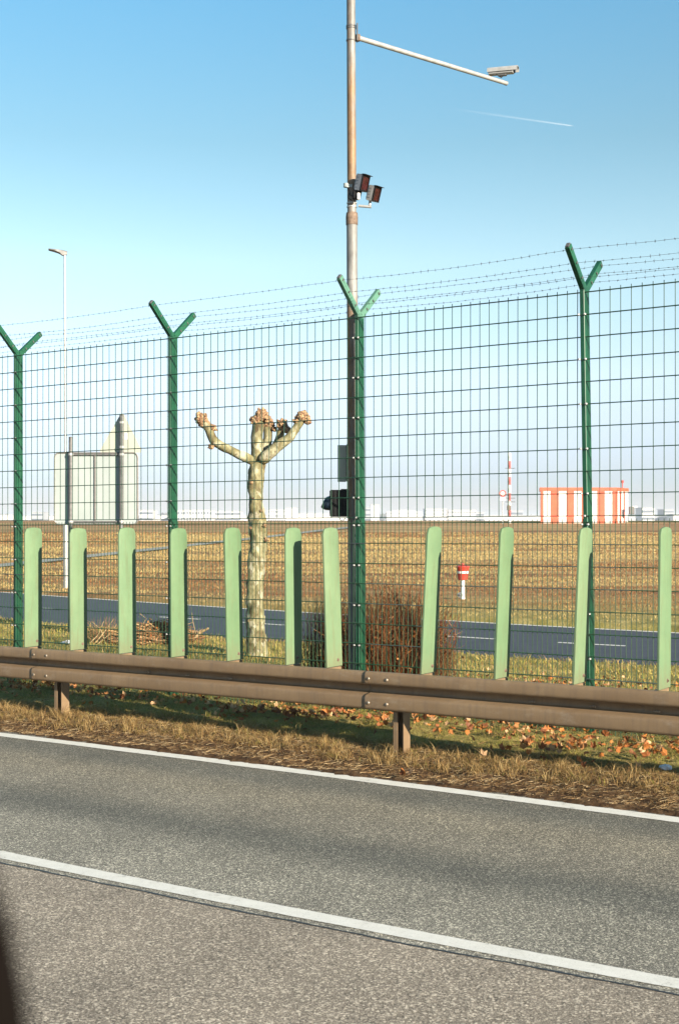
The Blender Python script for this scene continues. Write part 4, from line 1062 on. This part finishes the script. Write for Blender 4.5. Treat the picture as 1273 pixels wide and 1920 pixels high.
for f0, f1, m in ((.0, .12, 'orange'), (.30, .42, 'orange'), (.62, .70, 'orange')):
    A, B = side_pt(f0, 0), side_pt(f1, 0)
    MB().add([(A.x, A.y, zb), (B.x, B.y, zb), (B.x, B.y, zband), (A.x, A.y, zband), (A.x-.04, A.y+.1, zb), (B.x-.04, B.y+.1, zb), (B.x-.04, B.y+.1, zband), (A.x-.04, A.y+.1, zband)], [(0, 1, 2, 3), (0, 4, 5, 1), (3, 2, 6, 7)]).build('side_stripe', M['orange'], hut)
MB().box((xs-.15, yb+1.2, EYE+(975-957)*s), (.5, .4, .75), bev=.03).build('meter_box', M['zinc_dark'], hut)
MB().box((xs+.15, yb+1.2, EYE+(975-950)*s), (.45, .4, .12)).build('meter_hood', M['whitepaint'], hut)
MB().tube([(xs-1.0, yb+1.5, zt), (xs-1.0, yb+1.5, zt+.5)], .05, 8).tube([(xs-1.0, yb+1.5, zt+.5), (xs-1.0, yb+1.5, zt+.75)], .13, 10).build('roof_beacon', M['red'], hut)
mx_ = cp(955, 0).x; mz0 = cz(mx_)-.2; mzt = EYE+(975-849)*s; nseg = 9
mast = empty('striped_mast', (mx_, CZ, mz0), 'thin red and white lattice mast left of the striped hut', 'mast')
for i in range(nseg):
    a = mz0+(mzt-mz0)*i/nseg; b_ = mz0+(mzt-mz0)*(i+1)/nseg; mb = MB()
    for k in range(3):
        th = 2*math.pi*k/3+.4; mb.tube([(mx_+.10*math.cos(th), CZ+.10*math.sin(th), a), (mx_+.10*math.cos(th), CZ+.10*math.sin(th), b_)], .034, 5)
        th2 = 2*math.pi*(k+1)/3+.4; mb.tube([(mx_+.10*math.cos(th), CZ+.10*math.sin(th), a), (mx_+.10*math.cos(th2), CZ+.10*math.sin(th2), b_)], .025, 4)
    mb.build('mast_section', M['red'] if i % 2 else M['whitepaint'], mast)
MB().box((mx_-.1, CZ-.2, EYE+(975-952)*s), (.35, .25, .45)).build('junction_box', M['rust'], mast)
for y in (878, 934, 941): MB().tube([(mx_-.45, CZ, EYE+(975-y)*s), (mx_+.55, CZ, EYE+(975-y)*s)], .03, 5).build('cross_arm', M['zinc_dark'], mast)
rx = cp(935, 0).x; rzc = EYE+(975-926.5)*s
rs_ = empty('round_sign', (rx, CZ-3, cz(rx)-.2), 'round white traffic sign with red ring left of the striped mast', 'traffic sign')
MB().tube([(rx, CZ-2.9, cz(rx)-.2), (rx, CZ-2.9, rzc)], .04, 8).build('post', M['zinc'], rs_)
MB().tube([(rx, CZ-3.00, rzc), (rx, CZ-2.96, rzc)], .27, 24).build('face', M['whitepaint'], rs_)
ringm = MB(); n_ = 24
vs = [(rx+r*math.cos(2*math.pi*k/n_), CZ-3.01-dd, rzc+r*math.sin(2*math.pi*k/n_)) for r, dd in ((.23, 0), (.23, .01), (.33, .01), (.33, 0)) for k in range(n_)]
ringm.add(vs, [(a*n_+k, a*n_+(k+1) % n_, (a+1)*n_+(k+1) % n_, (a+1)*n_+k) for a in range(3) for k in range(n_)]); ringm.build('red_ring', M['red'], rs_)
MB().box((rx, CZ-3, rzc-.55), (.55, .02, .28)).build('supplementary_plate', M['whitepaint'], rs_)

# ------------------------------------------------------------------ far buildings on the horizon
FZ = 1100.0
def far(x0, x1, y0, mat, lab, cat='building', name='far_building', floors=0, bays=0, dz=0, roof=None, parts=()):
    Z = FZ+dz; A = P(x0, y0, Z); B = P(x1, y0, Z); h = A.z; dep = 24
    r = empty(name, ((A.x+B.x)/2, Z, 0), lab, cat)
    MB().box(((A.x+B.x)/2, Z+dep/2, h/2-1), (B.x-A.x, dep, h+2)).build('wall', M[mat], r)
    MB().box(((A.x+B.x)/2, Z+dep/2, h+.35), (B.x-A.x+.8, dep+.8, .5)).build('roof', M['far_grey' if roof is None else roof], r)
    if floors:
        fh = h/floors
        for f in range(floors):
            if not bays:
                MB().box(((A.x+B.x)/2, Z-.05, fh*(f+.55)), ((B.x-A.x)*.96, .4, fh*.34)).build('window_band', M['far_glass'], r)
            else:
                bw = (B.x-A.x)/bays
                me = MB().box((0, 0, 0), (bw*.5, .4, fh*.42)).mesh('window', M['far_glass'])
                for k in range(bays): link('window', me, r, (A.x+bw*(k+.5), Z-.05, fh*(f+.55)))
    return r
far(-60, 24, 966, 'far_white', 'low white shed at the far left edge of the horizon', floors=0)
far(60, 81, 961, 'far_grey', 'small pale block on the horizon right of the leftmost forked post', floors=2)
far(40, 104, 968, 'far_white', 'low white hall on the horizon left of the road sign', dz=60)
far(262, 288, 957, 'far_white', 'square white block on the horizon just right of the road sign', floors=2)
far(288, 335, 967, 'far_white', 'very low white shed between square block and second forked post', dz=40)
far(333, 398, 957, 'far_white', 'long white hall on the horizon right of the second forked post', floors=2, bays=12)
far(398, 452, 959, 'far_white', 'white hall with flat roof on the horizon left of the tree trunk', floors=2, dz=30)
far(440, 500, 967, 'far_white', 'low white shed hidden behind the tree trunk', dz=90)
far(503, 536, 956, 'far_white', 'white block on the horizon just right of the tree trunk', floors=3, bays=8)
far(536, 556, 953, 'far_white', 'taller narrow white block right of the tree', floors=0, dz=15)
far(556, 618, 963, 'far_white', 'long low white hall left of the black signal', floors=0, dz=35)
far(618, 690, 968, 'far_white', 'low white shed behind the camera pole', dz=70)
far(695.5, 711, 947, 'far_white', 'white tower block right of the middle forked post', floors=0)
far(682, 695.5, 952, 'far_grey', 'grey blue block left of the white tower block', floors=3, dz=60)
r = far(725, 792, 963, 'far_white', 'wide white hangar with curved roof on the horizon', name='far_hangar', cat='hangar')
A = P(725, 963, FZ); B = P(792, 963, FZ); mb = MB(); rings = []
for yy in (FZ-.2, FZ+24):
    rings.append([Vector((A.x+(B.x-A.x)*k/12, yy, A.z+.6+2.4*math.sin(math.pi*min(1, (k/12)*.8+.12)))) for k in range(13)]+[Vector((B.x, yy, A.z+.3)), Vector((A.x, yy, A.z+.3))])
mb.loft(rings).build('curved_roof', M['far_white'], r)
far(797, 838, 955, 'far_white', 'white terminal building with window rows left of the round sign', floors=4, bays=10)
far(840, 892, 957, 'far_white', 'white terminal wing with tall columns left of the round sign', floors=3, bays=18)
far(892, 907, 961, 'far_grey', 'short grey end block of the terminal', floors=2)
far(907, 1013, 967, 'far_white', 'low pale sheds between terminal and striped hut', floors=0, dz=50)
far(958, 980, 958, 'far_grey', 'grey block just right of the striped mast', floors=2, dz=90)
far(1178, 1290, 969, 'far_grey', 'low grey sheds right of the striped hut', floors=0, dz=50)
far(1203, 1226, 953, 'far_white', 'pale block on the horizon right of the striped hut', floors=2)
far(1244, 1262, 956, 'far_grey', 'hazy grey block near the right edge of the horizon', floors=3, dz=90)
far(1262, 1300, 965, 'far_white', 'low white hall at the far right edge of the horizon', dz=20)
# far wooded skyline
t0 = RNG.uniform(-800, 800, 3000); tz = RNG.uniform(2100, 2300, 3000); hh = 6+6*np.abs(wob(t0, 0*t0, .02, 55))
P0 = np.stack([t0, tz, hh*RNG.uniform(0, .8, 3000)], 1)
o = blades(P0, hh*.8, np.full(3000, 9.0), np.full(3000, .1), np.full(3000, .2), pick(3000, [(.10, .10, .07), (.13, .12, .08)]), 'distant_woods', M['blade'])
tag(o, 'thin line of distant woods on the horizon', 'woods')

# ------------------------------------------------------------------ litter, contrail, car window trim
def crumple(name, c, r, seed, sc, lab):
    rg = random.Random(seed); mb = MB().sphere(c, r, 10, sc)
    mb.v = [tuple(Vector(v)+Vector((rg.uniform(-1, 1), rg.uniform(-1, 1), rg.uniform(-.7, .7)))*r*.28) for v in mb.v]
    o = mb.build(name, M['litter'], None, origin=c); tag(o, lab, 'litter')
p = TQ(t_at(1247, 9.42), 9.42); z = float(ground_z(np.array([p.x]), np.array([p.y]))[0])
crumple('crumpled_wrapper', (p.x, p.y, z+.045), .035, 3, (1.3, 1, .6), 'crumpled silvery wrapper lying in the grass at the right edge')
p = unproj(127, 1216); crumple('paper_scrap', (p.x, p.y, p.z+.06), .10, 5, (1.2, .8, .6), 'white paper scrap behind the fence at the lower left boards')
p = TQ(t_at(277, 10.7), 10.7); z = float(ground_z(np.array([p.x]), np.array([p.y]))[0])
crumple('plastic_bottle', (p.x, p.y, z+.16), .05, 8, (2.4, .7, .6), 'pale crushed bottle at the fence foot under the barrier')

CT = 14000.0
def contrail():
    A = P(840, 203, CT); B = P(1076, 236.5, CT); mb = MB(); rings = []; n = 24
    for i in range(n+1):
        f = i/n; c = A.lerp(B, f); w = (19-10*f)*(1.0 if 0 < i < n else .15)
        rings.append([c+Vector((0, w*math.cos(2*math.pi*k/8), w*.9*math.sin(2*math.pi*k/8)))for k in range(8)])
    mb.loft(rings); o = mb.build('contrail', None or contrail_mat(), None, smooth=True, origin=A); tag(o, 'thin white contrail low right in the blue sky', 'contrail')
def contrail_mat():
    t = NT('contrail_vapour'); co = t.n('ShaderNodeTexCoord').outputs['Generated']; sp = t.n('ShaderNodeSeparateXYZ'); t.l(co, sp.inputs[0])
    f = t.ramp(sp.outputs[0], [(0, .0), (.3, .015), (.7, .05), (1, .11)])
    lw = t.n('ShaderNodeLayerWeight'); lw.inputs[0].default_value = .5
    inv = t.n('ShaderNodeMath', operation='SUBTRACT'); inv.inputs[0].default_value = 1; t.l(lw.outputs['Facing'], inv.inputs[1])
    mu = t.n('ShaderNodeMath', operation='MULTIPLY'); t.l(f, mu.inputs[0]); t.l(inv.outputs[0], mu.inputs[1])
    t.l(mu.outputs[0], t.b.inputs['Alpha']); return t.set((.9, .9, .9), 1, 0, 0)
contrail()

def trim():
    # rounded black window-frame edge of the car the picture was taken from, very near and out of focus
    mb = MB(); Zt = .21
    pts = [P(-330, 1480, Zt), P(-200, 1560, Zt), P(-118, 1660, Zt), P(-84, 1770, Zt), P(-62, 1900, Zt), P(-48, 2050, Zt), P(-40, 2250, Zt)]
    mb.tube(pts, [.0082, .0086, .0092, .0095, .0098, .0101, .0109], 14)
    o = mb.build('car_window_frame', M['rubber'], None, smooth=True, origin=pts[0]); tag(o, 'black out of focus car window trim at the lower left corner', 'car trim')
trim()

# ------------------------------------------------------------------ haze
HAZE = 0.00034
t = NT('haze_air'); t.t.nodes.remove(t.b)
pv = t.n('ShaderNodeVolumePrincipled'); pv.inputs['Color'].default_value = (.86, .92, 1.0, 1); pv.inputs['Density'].default_value = HAZE; pv.inputs['Anisotropy'].default_value = .1
t.l(pv.outputs[0], t.t.nodes['Material Output'].inputs['Volume'])
hzo = MB().box((0, 4470, 11), (14400, 9200, 28)).build('haze', t.m); hzo['kind'] = 'stuff'
